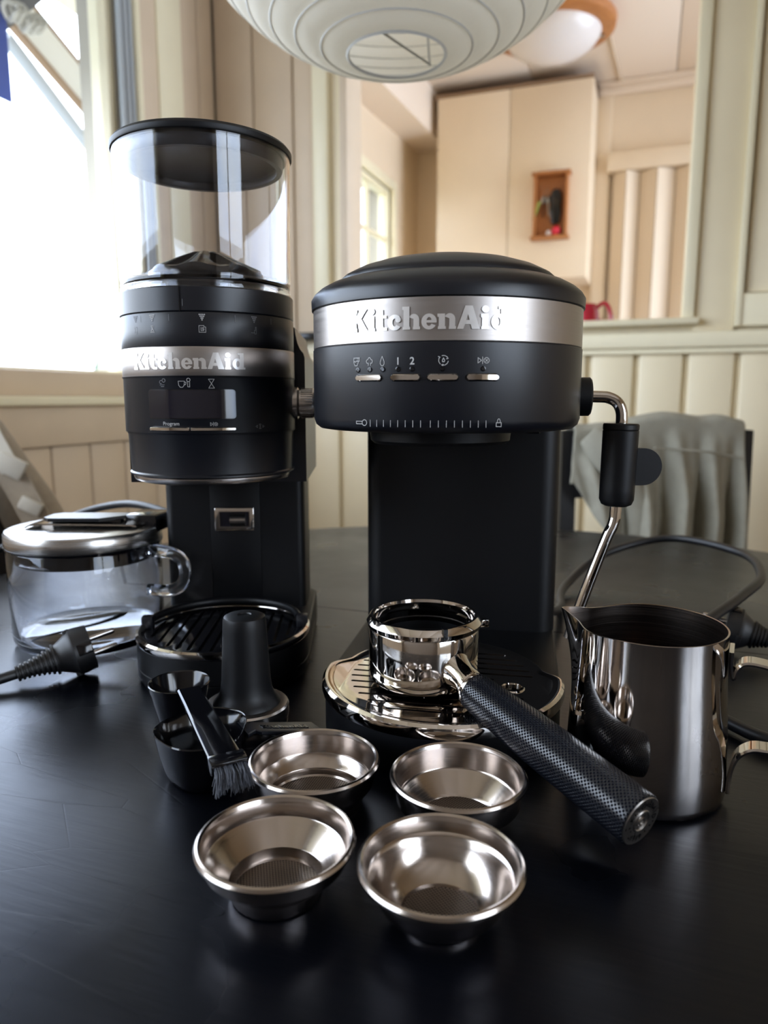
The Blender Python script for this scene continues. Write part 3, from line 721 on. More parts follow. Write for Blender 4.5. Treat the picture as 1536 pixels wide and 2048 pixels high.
# side dial
dm = between((.0595, .002, .2102), (.0800, .002, .2102))
link('dial', L([(0, 0), (.0118, 0), (.0118, .0035), (.0098, .0045), (.0104, .005), (.0106, .0150), (.0096, .0165), (0, .0165)], 40, dm), M_steel, gr)
bm = bmesh.new()
for k in range(36):
    a = 2*PI*k/36; box(bm, -.0004, .0004, -.0003, .0005, .006, .0145, 0, mtx=dm @ Matrix.Rotation(a, 4, 'Z') @ Matrix.Translation((0, .0105, 0)))
o = link('dial_ribs', bm, M_steel, gr); o['kind'] = 'stuff'
# hopper: double walled clear cylinder
link('hopper', L([(.0500, .2850), (.0590, .2850), (.0592, .2880), (.0585, .2892), (.0590, .2905), (.0586, .2925), (.0592, .2945), (.0604, .378), (.0604, .3788), (.0582, .3788), (.0570, .2960), (.0558, .2925), (.0500, .2905), (.0500, .2850)], 96), M_acry, gr)
bm = bmesh.new(); seg = 72; rings = []
for r_, z_, am in ((.0400, .2858, 0), (.0395, .2990, .0), (.0380, .3020, .0012), (.0300, .3045, .0022), (.0200, .3095, .0015), (.0100, .3145, .0006), (.0030, .3162, 0), (.0005, .3164, 0)):
    rings.append([(r_*math.cos(2*PI*i/seg), r_*math.sin(2*PI*i/seg), z_+am*math.cos(8*2*PI*i/seg)) for i in range(seg)])
loft(bm, rings); link('hopper_cone', bm, M_gloss, gr)
link('hopper_lid', L([(.0530, .3785), (.0612, .3788), (.0616, .3796), (.0616, .3822), (.0600, .3842), (.0560, .3850), (.0, .3856)], 96), M_blackm, gr)
link('lid_skirt', L([(0, .3765), (.0485, .3765), (.0500, .3755), (.0502, .3712), (.0507, .3705), (.0545, .3705), (.0550, .3712), (.0552, .3780), (.0, .3785)], 96), M_black, gr)
# print and controls on the grinder
lg, s_ = slab_logo(.0800, .00035)
link('logo', wrap(lg, .0608, -.085, .2325, .0), M_logo, gr, 20)
P = rect_round(.0295, .0090, .0022, 5)
bm = loft(bmesh.new(), [[(x, y, h) for x, y in P] for h in (-.001, .00035)])
link('display', wrap(bm, RG, -.038, .2100, 0), M_screen, gr)
bm = loft(bmesh.new(), [[(x*1.02, y*1.06, h) for x, y in P] for h in (-.001, .0001)])
link('display_surround', wrap(bm, RG, -.038, .2100, 0), M_gloss, gr)
for a0, a1 in ((-.524, -.045), (-.037, .447)):
    P = rect_round((a1-a0)*RG/2, .0011, .0009, 4)
    bm = loft(bmesh.new(), [[(x, y, h) for x, y in P] for h in (0, .0010)]+[[(x*.98, y*.7, .0014) for x, y in P]])
    link('button', wrap(bm, RG, (a0+a1)/2, .1937, 0), M_chrome, gr)
beans = [(x, y) for y, c_ in ((1, (-1, -.33, .33, 1)), (.3, (-.66, 0, .66)), (-.4, (-.3, .3)), (-1.1, (0,))) for x in c_]
def dotsbm(sz):
    bm = bmesh.new()
    for x, y in beans: bm.faces.new([bm.verts.new((x*sz+.3*sz*math.cos(t*PI/3), y*sz+.3*sz*math.sin(t*PI/3), 0)) for t in range(6)])
    return bm
for a in (-.69, -.432, .128, .698): put(dotsbm(.0016), RG, a, .2652, M_ink if a > -.6 and a < .5 else M_inkdim, gr)
pot = [[(-.4, 1.1), (.3, 1.1), (.1, .3), (.7, -.9), (-.7, -.9), (-.1, .3), (-.4, 1.1)], arc(.0, -.3, .35, 0, 360, 8)]
filt = [[(-1, 1), (.5, 1), (.5, .6), (1, .6), (1, -1), (-1, -1), (-1, 1)], [(-.4, .5), (-.4, -.5), (.4, -.5), (.4, .4), (0, .4), (0, -.1), (.6, -.1)]]
press = [[(-1.1, -.6), (0, -.6), (0, .2), (.4, .2), (.4, 1.2), (.7, 1.2), (.7, -.9), (.1, -.9), (.1, -.6)]]
jarl = [[(-.5, 1), (.5, 1), (.6, .5), (.5, -1), (-.5, -1), (-.6, .5), (-.5, 1)]]
for a, ic, m_ in ((-.69, jarl, M_inkdim), (-.432, pot, M_ink), (.128, filt, M_ink), (.698, press, M_inkdim)): put(icon(ic, W_*.8, .0021), RG, a, .2578, m_, gr)
for a in (-.60, -.226, .476, .935):
    q = 0; bm = bmesh.new(); bm.faces.new([bm.verts.new(p) for p in ((q-.00013, -.0021, 0), (q+.00013, -.0021, 0), (q+.00013, .0021, 0), (q-.00013, .0021, 0))])
    put(bm, RG, a, .2650, M_inkdim, gr, 'tick_mark')
bm = bmesh.new(); q = -.07*RG
bm.faces.new([bm.verts.new(p) for p in ((q-.00013, -.0022, 0), (q+.00013, -.0022, 0), (q+.00013, .0022, 0), (q-.00013, .0022, 0))]); put(bm, .0606, 0, .2742, M_inkdim, gr)
link('collar_seam', B(-.0002, .0002, -.0612, -.0604, .2690, .2846, 0, mtx=Matrix.Rotation(-.10, 4, 'Z')), M_gloss, gr)
hour = [[(-.7, 1.1), (.7, 1.1), (0, 0), (.7, -1.1), (-.7, -1.1), (0, 0), (-.7, 1.1)]]
cupb = [[(-1.3, .6), (.3, .6), (.2, -.4), (-.2, -.9), (-.8, -.9), (-1.2, -.4), (-1.3, .6)], [(.3, .4), (.7, .3), (.6, -.2), (.2, -.3)], arc(1.3, .9, .45, 0, 360, 8), [(1.1, .4), (1.1, -.8), (1.6, -.8), (1.6, .4)]]
seed = [arc(-.5, .4, .4, 60, 300, 8), arc(.3, .8, .45, 0, 360, 8), [(-.8, -.3), (.5, -.3)], [(-.5, -.7), (.4, -.7)]]
for a, ic, m_ in ((-.334, seed, M_inkdim), (-.096, cupb, M_ink), (.201, hour, M_ink)): put(icon(ic, W_*.8, .0026), RG, a, .2232, m_, gr)
put(textmesh('Program', .0034), RG, -.255, .1972, M_ink, gr)
put(icon(play, W_*.7, .0015), RG, .215, .1970, M_ink, gr)
put(icon([[(-1.2, 0), (-2, .5), (-2, -.5)][::-1]+[(-1.2, 0)], [(1.2, 0), (2, .5), (2, -.5), (1.2, 0)], [(-.4, .8), (.4, .8), (0, 0), (.4, -.8), (-.4, -.8), (0, 0), (-.4, .8)]] if False else
         [[(-2, 0), (-1.2, .5), (-1.2, -.5), (-2, 0)], [(2, 0), (1.2, .5), (1.2, -.5), (2, 0)], [(-.4, .9), (.4, .9), (0, 0), (.4, -.9), (-.4, -.9), (0, 0), (-.4, .9)]], W_*.8, .0017), RG, .74, .1950, M_inkdim, gr)

# ================================================================ PORTAFILTER
pf = thing('portafilter', 'polished portafilter resting on the round drip tray, dimpled black handle', 'portafilter', (.0255, .4425, .0348))
PR = .0350
link('basket_holder', L([(0, 0), (.0285, 0), (.0320, .0012), (.0345, .004), (PR, .0075), (PR, .0350), (.0345, .0362), (.0362, .0378), (.0366, .0400), (.0345, .0435), (.0338, .0440), (.0322, .0440), (.0318, .0420), (.0310, .0415), (.0308, .0380), (.0296, .0372), (.0294, .006), (0, .006)], 96), M_chrome, pf)
link('inner_spring', L([(.0296, .0325), (.0299, .0330), (.0296, .0335), (.0290, .0330), (.0296, .0325)], 64), M_steel, pf)
link('inner_liner', L([(0, .0065), (.0285, .0065), (.0290, .012), (.0290, .0300)], 64), M_blackm, pf)
hd = Vector((.0923, -.1385, 0)).normalized()
for deg in (12, 132):
    dv = Vector((math.cos(math.radians(deg)), math.sin(math.radians(deg)), 0))
    a = math.atan2(dv.y, dv.x)
    link('locking_lug', B(.034, .0420, -.0055, .0055, .0335, .0385, .0008, mtx=Matrix.Rotation(a, 4, 'Z')), M_chrome, pf)
link('rim_notch', B(-.0012, .0012, -.0372, -.0315, .0385, .0446, 0, mtx=Matrix.Rotation(.30, 4, 'Z')), M_gloss, pf)
# cast boss and neck towards the handle
h0 = Vector((.034*hd.x, .034*hd.y, .0170)); hs = Vector((.0273, -.0425, .0098)); he = Vector((.0917, -.1389, -.0118))
def rel(p): return Vector(p)
nk = []
bm = bmesh.new()
path = [Vector((hd.x*.024, hd.y*.024, .0185)), Vector((hd.x*.031, hd.y*.031, .0180)), Vector((hd.x*.037, hd.y*.037, .0160)), Vector((hd.x*.043, hd.y*.043, .0130)), hs+(he-hs)*.02]
sd = Vector((-hd.y, hd.x, 0)); rings = []
for p, (wx, wz) in zip(path, ((.0170, .0150), (.0110, .0130), (.0088, .0098), (.0090, .0092), (.0104, .0104))):
    rings.append([p+sd*wx*math.cos(2*PI*k/32)+Vector((0, 0, 1))*wz*math.sin(2*PI*k/32) for k in range(32)])
loft(bm, rings)
o = link('neck', bm, M_chrome, pf, 60); md = o.modifiers.new('s', 'SUBSURF'); md.levels = 1; md.render_levels = 2
hl = (he-hs).length; hq = Vector((0, 0, 1)).rotation_difference((he-hs).normalized())
def on_handle(o): o.location = hs; o.rotation_mode = 'QUATERNION'; o.rotation_quaternion = hq; return o
on_handle(link('ferrule', L([(0, -.003), (.0102, -.0025), (.0108, -.0005), (.0108, .001), (0, .001)], 48), M_chrome, pf))
hp = [(0, 0), (.0104, 0), (.0110, .0010)]+[(.0110+.0022*math.sin(min(i/14, 1)*PI/2)-.0*i, .0010+(hl-.003)*i/24) for i in range(1, 24)]+[(.01315, hl-.0010), (.0128, hl), (0, hl)]
on_handle(link('handle', L(hp, 96), M_grip, pf))
cp = on_handle(link('end_cap', L([(0, hl), (.0122, hl), (.0124, hl+.0004), (.0120, hl+.0009), (.0058, hl+.0007), (.0054, hl+.0012), (.0049, hl+.0012), (.0045, hl+.0006), (.0024, hl+.0006), (.0021, hl+.0013), (.0016, hl+.0013), (.0013, hl+.0008), (0, hl+.0007)], 72), M_cap, pf))
# stamped words round the cap: up direction of the cap face
upv = hq.inverted() @ Vector((0, 0, 1)); ua = math.atan2(upv.y, upv.x)
tilt = math.radians(-14)
def on_cap(s, r, a_mid, step, size, flip):
    bm_all = bmesh.new(); k = len(s)
    for i, ch in enumerate(s):
        if ch == ' ': continue
        a = a_mid+(i-(k-1)/2)*step*(1 if not flip else -1)
        bm = textmesh(ch, size, .00006)
        ang = ua+tilt-a        # clockwise seen from outside
        m = Matrix.Rotation(ang, 4, 'Z') @ Matrix.Translation((r, 0, hl+.00105)) @ Matrix.Rotation(-PI/2 if not flip else PI/2, 4, 'Z')
        bmesh.ops.transform(bm, matrix=m, verts=bm.verts)
        me = bpy.data.meshes.new('c'); bm.to_mesh(me); bm.free(); bm_all.from_mesh(me); bpy.data.meshes.remove(me)
    return bm_all
o = on_handle(link('stamped_words', on_cap('KITCHENAID', .0088, 0, .30, .0037, False), M_gloss, pf, keep=True))
o = on_handle(link('stamped_year', on_cap('1919', .0090, PI, .26, .0037, True), M_gloss, pf, keep=True))

# ================================================================ FILTER BASKETS
def basket(prof_in, loc, label, bottom_r, rz=0):
    """prof_in: inner profile from the rim (r,z) down to the floor edge"""
    t = thing('filter_basket', label, 'filter basket', loc, rz, 'steel filter baskets in front of the machines')
    rim = [(.0318, .0240), (.0322, .0252), (.0332, .0259), (.0342, .0255), (.0350, .0244), (.0349, .0232), (.0338, .0224), (.0326, .0224)]
    inner = [(r, z) for r, z in prof_in]
    outer = [(r+.0007, z-.0005 if i == len(prof_in)-1 else z) for i, (r, z) in enumerate(prof_in)][::-1]
    link('bowl', L(inner[::-1]+rim+outer[::-1], 96), M_bask, t, 30)
    zf = prof_in[-1][1]
    link('perforated_floor', L([(0, zf-.0006), (bottom_r, zf-.0006), (bottom_r, zf), (0, zf)], 48), M_perf, t)
    return t
# profiles (inner wall), from the mouth down
f_single_step = [(.0312, .0225), (.0306, .0165), (.0300, .0158), (.0285, .0150), (.0225, .0085), (.0208, .0074), (.0204, .0070), (.0200, .0028), (.0192, .0012)]
f_bowl = [(.0312, .0225), (.0304, .0185), (.0296, .0178), (.0288, .0165), (.0278, .0140), (.0255, .0095), (.0222, .0058), (.0185, .0034), (.0165, .0026), (.0160, .0012)]
f_double = [(.0312, .0225), (.0309, .0130), (.0304, .0120), (.0270, .0072), (.0256, .0062), (.0252, .0055), (.0250, .0022), (.0243, .0012)]
f_single = [(.0312, .0225), (.0310, .0120), (.0304, .0110), (.0296, .0104), (.0222, .0040), (.0205, .0026), (.0198, .0020), (.0192, .0012)]
basket(f_single_step, (-.0471, .2870, 0), 'front left steel filter basket with a stepped narrow bottom', .0192, .2)
basket(f_bowl, (.0235, .2715, 0), 'front right steel filter basket, curved bowl with the smallest floor', .0160, .5)
basket(f_double, (-.0372, .3572, 0), 'back left steel filter basket with wide flat floor, beside the brush', .0243, -.3)
basket(f_single, (.0378, .3412, 0), 'back right steel filter basket below the portafilter handle, cone sides', .0192, .8)

# ================================================================ MILK PITCHER
pit = thing('milk_pitcher', 'polished steel milk pitcher with spout and strap handle at right', 'pitcher', (.1455, .3775, 0))
SA = math.radians(154)
def pring(z, r, z1=.0935, f=1.0, seg=128, dz=True):
    out = []
    k = max(0, (z-.045)/(z1-.045)); 
    for i in range(seg):
        a = 2*PI*i/seg; d_ = (a-SA+PI) % (2*PI)-PI
        bulge = .0105*(k**1.6)*max(0, 1-abs(d_)/.42)**1.5*f
        rise = .0028*(k**3)*math.exp(-(d_/.30)**2)-.0012*(k**3)*math.exp(-((abs(d_)-.75)/.35)**2)
        rr = r+bulge
        out.append((rr*math.cos(a), rr*math.sin(a), z+(rise if dz else 0)))
    return out
lev = [(0, .0385), (.0006, .0402), (.0025, .0418), (.006, .0424), (.02, .0421), (.04, .0412), (.055, .0402), (.07, .0393), (.08, .0389), (.088, .0388), (.0929, .0389)]
link('body', loft(bmesh.new(), [pring(z, r) for z, r in lev], cap1=False), M_pitch, pit, 50)
link('inside_wall', loft(bmesh.new(), [pring(.0929, .0389), pring(.0931, .0387), pring(.0930, .0383)]+[pring(z, r-.0009) for z, r in lev[::-1][:-3]]+[pring(.0016, .0400)], cap0=False, cap1=True), M_pitin, pit, 30)
ha = math.radians(-27); hx = Vector((math.cos(ha), math.sin(ha), 0)); hy = Vector((-hx.y, hx.x, 0))
def strap(pts, wdt, th=.0011):
    P = catmull(pts, 6); rings = []
    for i, (r_, z_) in enumerate([(p.x, p.z) for p in P]):
        a = P[max(i-1, 0)]; b2 = P[min(i+1, len(P)-1)]; tg = Vector((b2.x-a.x, 0, b2.z-a.z)).normalized(); nn = Vector((-tg.z, 0, tg.x))
        w_ = wdt(i/(len(P)-1)); ring = []
        for u, v in ((-w_, -th), (w_, -th), (w_+.0004, 0), (w_, th), (-w_, th), (-w_-.0004, 0)):
            q = Vector((r_, 0, z_))+nn*v; ring.append(hx*q.x+hy*u+Vector((0, 0, q.z)))
        rings.append(ring)
    return loft(bmesh.new(), rings)
link('handle', strap([(.0402, 0, .0855), (.0403, 0, .0770), (.0418, 0, .0705), (.0440, 0, .0765), (.0485, 0, .0795), (.060, 0, .0785), (.078, 0, .0745), (.0835, 0, .0690), (.0825, 0, .052), (.074, 0, .0375), (.062, 0, .0345), (.0535, 0, .0335), (.0475, 0, .0290), (.0448, 0, .0230), (.0435, 0, .0150), (.0433, 0, .0075)],
     lambda t: .0052+.0030*math.exp(-(t/.06)**2)+.0012*math.exp(-((t-1)/.06)**2)), M_chrome, pit)

# ================================================================ TAMPER
ta = thing('tamper', 'black coffee tamper standing upright with a steel ring', 'tamper', (-.0885, .4400, 0))
link('press_base', L([(0, 0), (.0258, 0), (.0262, .0006), (.0262, .0120), (.0, .0120)], 72), M_chrome, ta)
link('steel_ring', L([(0, .0120), (.0264, .0120), (.0270, .0130), (.0268, .0190), (.0258, .0202), (.0225, .0206), (0, .0206)], 72), M_steel, ta)
link('grip', L([(0, .0206), (.0215, .0206), (.0212, .0215), (.0196, .0235), (.0176, .0262), (.0164, .030), (.0156, .036), (.0148, .050), (.0138, .070), (.0135, .0755), (.0128, .0775), (.011, .0785), (.0045, .0788), (.0040, .0780), (0, .0779)], 72), M_blackm, ta)

# ================================================================ SCOOPS AND BRUSH
sc1 = thing('measuring_scoop', 'small black conical scoop behind the larger one, brush end on its rim', 'scoop', (-.1300, .4345, 0))
link('cup', L([(0, 0), (.0105, 0), (.0112, .0012), (.0190, .0350), (.0192, .0362), (.0186, .0366), (.0178, .0356), (.0100, .0020), (0, .0016)], 64), M_gloss, sc1)
link('foot_ring', L([(.0085, .0), (.0108, .0), (.0114, .002), (.0090, .002)], 48), M_black, sc1)
sc2 = thing('measuring_scoop', 'larger black scoop with pouring lip, lettered handle pointing to the right', 'scoop', (-.1030, .3840, 0), 0)
def scr(k, z):
    out = []
    for i in range(72):
        a = 2*PI*i/72; x, y = math.cos(a), math.sin(a)
        r = .0262+.0011*math.cos(3*(a-math.radians(62)))+.0005*math.cos(5*(a-math.radians(38)))
        out.append((r*k*x*.98, r*k*y*1.04, z))
    return out
link('cup', loft(bmesh.new(), [scr(.66, 0), scr(.72, .001), scr(.80, .006), scr(.90, .016), scr(.985, .0275), scr(1.0, .0290), scr(.985, .0298), scr(.95, .0290), scr(.86, .016), scr(.75, .006), scr(.64, .0022)]), M_gloss, sc2, 40)
hp_ = [Vector(p) for p in ((.0225, .0010, .0276), (.0275, .0042, .0269), (.0390, .0128, .0229), (.0505, .0214, .0190), (.0620, .0300, .0150))]
P = catmull(hp_, 5); rings = []
for i, p in enumerate(P):
    tg = (P[min(i+1, len(P)-1)]-P[max(i-1, 0)]).normalized(); sdv = Vector((-tg.y, tg.x, 0)).normalized(); u = i/(len(P)-1)
    w_ = .0075 if u > .25 else .0050+.010*(.25-u)*2; up = tg.cross(-sdv).normalized()
    rings.append([p+sdv*(w_*a)+Vector((0, 0, b2)) for a, b2 in ((-1, -.0008), (-.9, -.0014), (.9, -.0014), (1, -.0008), (1, .0006), (.9, .0012), (-.9, .0012), (-1, .0006))])
link('handle', loft(bmesh.new(), rings), M_black, sc2)
lg, s_ = slab_logo(.0315, .0004)
dv = Vector((.0345, .0258, -.0119)).normalized(); sv = Vector((-dv.y, dv.x, 0)).normalized(); uv = dv.cross(sv); oo = Vector((.0435, .0162, .0215))+uv*.0011-sv*.0032
bmesh.ops.transform(lg, matrix=Matrix(((dv.x, sv.x, uv.x, oo.x), (dv.y, sv.y, uv.y, oo.y), (dv.z, sv.z, uv.z, oo.z), (0, 0, 0, 1))), verts=lg.verts)
link('embossed_logo', lg, M_gloss, sc2, 20)
b0, b1 = Vector((-.1180, .4130, .0395)), Vector((-.0785, .3375, .0330))
bd = (b1-b0).normalized(); bs = bd.cross(Vector((0, 0, 1))).normalized(); bu = bs.cross(bd)
bmx = Matrix(((bs.x, bd.x, bu.x, b0.x), (bs.y, bd.y, bu.y, b0.y), (bs.z, bd.z, bu.z, b0.z), (0, 0, 0, 1)))
bl = (b1-b0).length
bo = thing('cleaning_brush', 'flat black cleaning brush lying across the two scoops', 'brush', b0)
q = bmx.to_quaternion(); bo.rotation_mode = 'QUATERNION'; bo.rotation_quaternion = q
bm = bmesh.new(); loft(bm, [[(x*w_, y, z) for x, z in ((-1, -.0010), (-.85, -.0020), (.85, -.0020), (1, -.0010), (1, .0010), (.85, .0018), (-.85, .0018), (-1, .0010))] for y, w_ in ((0, .0068), (.02, .0070), (.05, .0078), (bl-.004, .0083))])
link('handle', bm, M_gloss, bo)
link('ferrule', B(-.0094, .0094, bl-.005, bl+.0045, -.0032, .0032, .0007), M_gloss, bo)
bm = bmesh.new(); random.seed(7)
for i in range(260):
    x = random.uniform(-.0080, .0080); z = random.uniform(-.0020, .0018); sp = random.uniform(-.0012, .0012)+x*.10
    ln = random.uniform(.0085, .0125); cz = -random.uniform(.003, .007)
    pts = [(x, bl+.004, z), (x+sp*.5, bl+.004+ln*.5, z+cz*.25), (x+sp*1.3+.0012, bl+.004+ln, z+cz)]
    tube(bm, pts, [.00022, .0002, .0001], 4, cap=False)
o = link('bristles', bm, M_bristle, bo, 80, keep=True); o['kind'] = 'stuff'

# ================================================================ STORAGE JAR
ja = thing('storage_jar', 'clear plastic jar with handle and brushed steel flip lid', 'jar', (-.2660, .6300, 0), 0)
link('jar_body', L([(0, 0), (.052, 0), (.0590, .0014), (.0628, .005), (.0640, .011), (.0645, .060), (.0648, .0855), (.0640, .0868), (.0622, .0868), (.0618, .060), (.0612, .013), (.0595, .0085), (.0550, .0062), (0, .0055)], 96), M_acry, ja)
ja2 = math.radians(-17); hx2 = Vector((math.cos(ja2), math.sin(ja2), 0))
hp2 = catmull([(.0625, 0, .0830), (.075, 0, .0840), (.089, 0, .0825), (.098, 0, .0765), (.1005, 0, .0665), (.097, 0, .0560), (.087, 0, .0500), (.075, 0, .0485), (.0618, 0, .0485)], 6)
link('handle', T([hx2*p.x+Vector((0, 0, p.z)) for p in hp2], .0050, 16, sx=1.1, sy=.85, cap=True), M_acry, ja)
link('lid_seal', L([(0, .0740), (.0598, .0740), (.0606, .0750), (.0606, .0762), (.0596, .0770), (.0606, .0785), (.0606, .0868), (.0655, .0870), (.0658, .0885), (0, .0885)], 96), M_gloss, ja)
link('lid', L([(0, .0885), (.0652, .0885), (.0657, .0895), (.0655, .0990), (.0640, .1015), (.0610, .1022), (.0, .1026)], 96), M_lidst, ja)
jm = Matrix.Rotation(math.radians(4), 4, 'Z')
link('hinge_block', B(.036, .0655, .004, .040, .0965, .1120, .002, mtx=Matrix.Rotation(math.radians(-8), 4, 'Z')), M_gloss, ja)
P = [(-.030, -.012), (-.024, -.018), (.020, -.018), (.042, .004), (.042, .014), (-.024, .014), (-.030, .008)]
bm = prism(bmesh.new(), P, .1085, .1115); link('lever_pad', bm, M_black, ja)
bm = bmesh.new(); loft(bm, [[(x, y, z) for y, z in ((-.019, z0-.0007), (.012, z0-.0007), (.012, z0+.0007), (-.019, z0+.0007))] for x, z0 in ((-.044, .1033), (-.040, .1055), (-.030, .1063), (.048, .1055), (.052, .1045))])
link('lever', bm, M_chrome, ja)
link('lever_support', B(-.025, .035, -.008, .006, .1020, .1090, .0008), M_gloss, ja)

# ================================================================ POWER CORDS
def plug(parent, p0, p1, ext=.045, spin=0):
    """round two pin plug, axis p0 (cable side) to p1 (face)"""
    m = between(p0, p1) @ Matrix.Rotation(spin, 4, 'Z'); Lg = (Vector(p1)-Vector(p0)).length
    pr = [(0, 0), (.0045, 0)]
    z = 0.0
    for i in range(9):
        f = i/9; r = .0052+.0045*f*f*1.6
        z0 = Lg*.55*f; pr += [(r+.0011, z0+.0002), (r+.0011, z0+.0018), (r, z0+.0022), (r, z0+.0032)]
    pr += [(.0125, Lg*.60), (.0150, Lg*.68), (.0168, Lg*.74), (.0184, Lg*.76), (.0184, Lg*.84), (.0176, Lg), (0, Lg)]
    bm = L(pr, 40, m)
    body = link('plug', bm, M_rubber, parent)
    link('grip_flange', B(-.0188, .0188, -.0048, .0048, Lg*.70, Lg*.80, .0015, mtx=m), M_rubber, body)
    link('plug_groove', B(-.0045, .0045, -.0189, .0189, Lg*.80, Lg*1.0, .0008, mtx=m), M_gloss, body)
    for s in (-.0095, .0095):
        link('prong', L([(0, Lg-.001), (.0024, Lg-.001), (.0024, Lg+.0175), (.0016, Lg+.019), (0, Lg+.019)], 16, m @ Matrix.Translation((s*math.cos(.9), s*math.sin(.9), 0))), M_steel, body)
cb = thing('power_cord', 'black power cord of the grinder, plug lying in front of the clear jar', 'power cord', (0, 0, 0))
pl0, pl1 = (-.2760, .5150, .0095), (-.2300, .5420, .0215)
plug(cb, pl0, pl1, spin=.2)
link('cable', T(catmull([(-.165, .6855, .080), (-.195, .705, .0935), (-.2523, .7516, .1014), (-.300, .790, .0965), (-.3648, .832, .0775), (-.440, .840, .045), (-.50, .80, .012), (-.515, .70, .0055), (-.47, .60, .0052), (-.40, .525, .0052), (-.335, .492, .0055), (-.30, .500, .0062), pl0], 8), .0040, 12), M_rubber, cb)
cb2 = thing('power_cord', 'black power cord looping behind the milk pitcher at right, with its plug', 'power cord', (0, 0, 0))
rp0, rp1 = (.330, .5700, .0135), (.2900, .5900, .0225)
plug(cb2, rp0, rp1, spin=.9)
link('cable', T(catmull([(.150, .632, .022), (.172, .680, .012), (.1990, .7700, .0090), (.2609, .8300, .0330), (.3376, .8340, .0505), (.3800, .7500, .0510), (.3560, .6620, .0480), (.3066, .6005, .0445), (.2500, .5450, .0360), (.222, .505, .016), (.2110, .470, .0060), (.2226, .4430, .0060), (.2400, .4125, .0060), (.285, .388, .0060), (.37, .40, .0060), (.415, .47, .0060), (.385, .54, .0060), rp0], 8), .0043, 12), M_rubber, cb2)

# ================================================================ PAPER LANTERN
la = thing('paper_lantern', 'big round white rice paper lantern hanging above the table', 'pendant lamp', (.014, .870, .795))
RL = .25; th0 = math.asin(.0545/RL); NB = 22
angs = [th0+(PI-2*th0)*i/NB for i in range(NB+1)]
bm = bmesh.new(); pr = []
for i in range(NB):
    for k in range(5):
        t_ = angs[i]+(angs[i+1]-angs[i])*k/5; bul = -.0016*math.sin(PI*k/5)+0.0016
        pr.append(((RL+.0014-bul)*math.sin(t_), -(RL+.0014-bul)*math.cos(t_)*.84))
pr.append((RL*math.sin(angs[-1]), -RL*math.cos(angs[-1])*.84))
lathe(bm, pr, 112)
for v in bm.verts:
    a = math.atan2(v.co.y, v.co.x); k = math.cos(a*14)
    f = 1+.0035*noise.noise(Vector((v.co.x*14, v.co.y*14, v.co.z*30)))-.0016*max(0, k)**30
    v.co.x *= f; v.co.y *= f
link('paper_shade', bm, M_paper, la, 80, keep=True)
for i, t_ in enumerate(angs):
    rr = RL*math.sin(t_); zz = -RL*math.cos(t_)*.84; w_ = .0011 if i else .0020
    link('rib', L([(rr-w_, zz), (rr, zz+w_), (rr+w_, zz), (rr, zz-w_), (rr-w_, zz)], 80), M_wire, la, 80)
zb = -RL*math.cos(th0)*.84; rb = RL*math.sin(th0)
link('wire_stretcher', T([(-.016, -rb*.955, zb), (rb*.72, rb*.66, zb+.006), (rb*.30, rb*.30, .02), (.0, 0, .215)], .0016, 8), M_wire, la)
link('wire_stretcher', T([(-.016, -rb*.955, zb), (-rb*.62, rb*.5, zb+.05), (-rb*.3, rb*.30, .06), (.0, 0, .215)], .0013, 8), M_wire, la)
link('lamp_holder', L([(0, .13), (.016, .13), (.019, .15), (.019, .19), (.008, .215), (0, .215)], 24), M_white, la)
link('lamp_cord', T([(0, 0, .214), (0, 0, ZC-.795)], .0030, 8), M_white, la)

# ================================================================ FAR ROOM THINGS
cl = thing('ceiling_lamp', 'round ceiling lamp with opal bowl in an orange wooden ring, far room', 'ceiling lamp', rp(-.43, 3.10, ZC), RY)
link('wood_ring', L([(.165, -.004), (.232, -.004), (.240, -.016), (.236, -.040), (.215, -.052), (.180, -.050), (.165, -.036), (.165, -.004)], 64), M_wood, cl)
link('opal_bowl', L([(.186, -.046), (.182, -.060), (.165, -.085), (.130, -.110), (.080, -.128), (.030, -.136), (0, -.137)], 56), M_opal, cl)
for a in (.3, 2.4, 4.5): link('clip', B(.178, .200, -.006, .006, -.062, -.048, .001, mtx=Matrix.Rotation(a, 4, 'Z')), M_steel, cl)
cu = thing('wall_cupboard', 'tall beige two-door wall cupboard in the far room', 'cupboard', (0, 0, 0), RY)
link('carcass', B(-1.005, -.300, 3.515, LYF, .757, 1.598, .002), M_pink, cu)
link('door', B(-1.003, -.663, 3.495, 3.514, .757, 1.593, .002), M_pink, cu); link('door', B(-.660, -.302, 3.495, 3.514, .757, 1.593, .002), M_pink, cu)
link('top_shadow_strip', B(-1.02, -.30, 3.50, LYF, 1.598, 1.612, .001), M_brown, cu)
kc = thing('key_cabinet', 'small open pine key cabinet mounted on the cupboard door', 'key cabinet', rp(-.463, 3.493, .935), RY)
link('back_board', B(-.070, .070, -.008, 0, 0, .262), M_wood, kc)
for s in (-1, 1): link('side_board', B(s*.070-.005, s*.070+.005, -.055, 0, .0, .262, .001), M_wood, kc)
link('top_board', B(-.085, .085, -.062, 0, .262, .274, .002), M_wood, kc); link('bottom_board', B(-.085, .085, -.062, 0, -.012, 0, .002), M_wood, kc)
for i in range(4): link('hook', T([(-.045+i*.03, -.008, .215), (-.045+i*.03, -.022, .212), (-.045+i*.03, -.026, .219)], .0015, 6), M_steel, kc)
def kp(x, y, z): return rp(-.463+x, 3.493+y, .935+z)
k1 = thing('key_bunch', 'dark bunch of keys hanging left in the pine key cabinet', 'keys', kp(-.02, -.030, .20), RY)
link('key_ring', T([(.012*math.cos(a), 0, -.012+.012*math.sin(a)) for a in [i*PI/8 for i in range(17)]], .0015, 6), M_steel, k1)
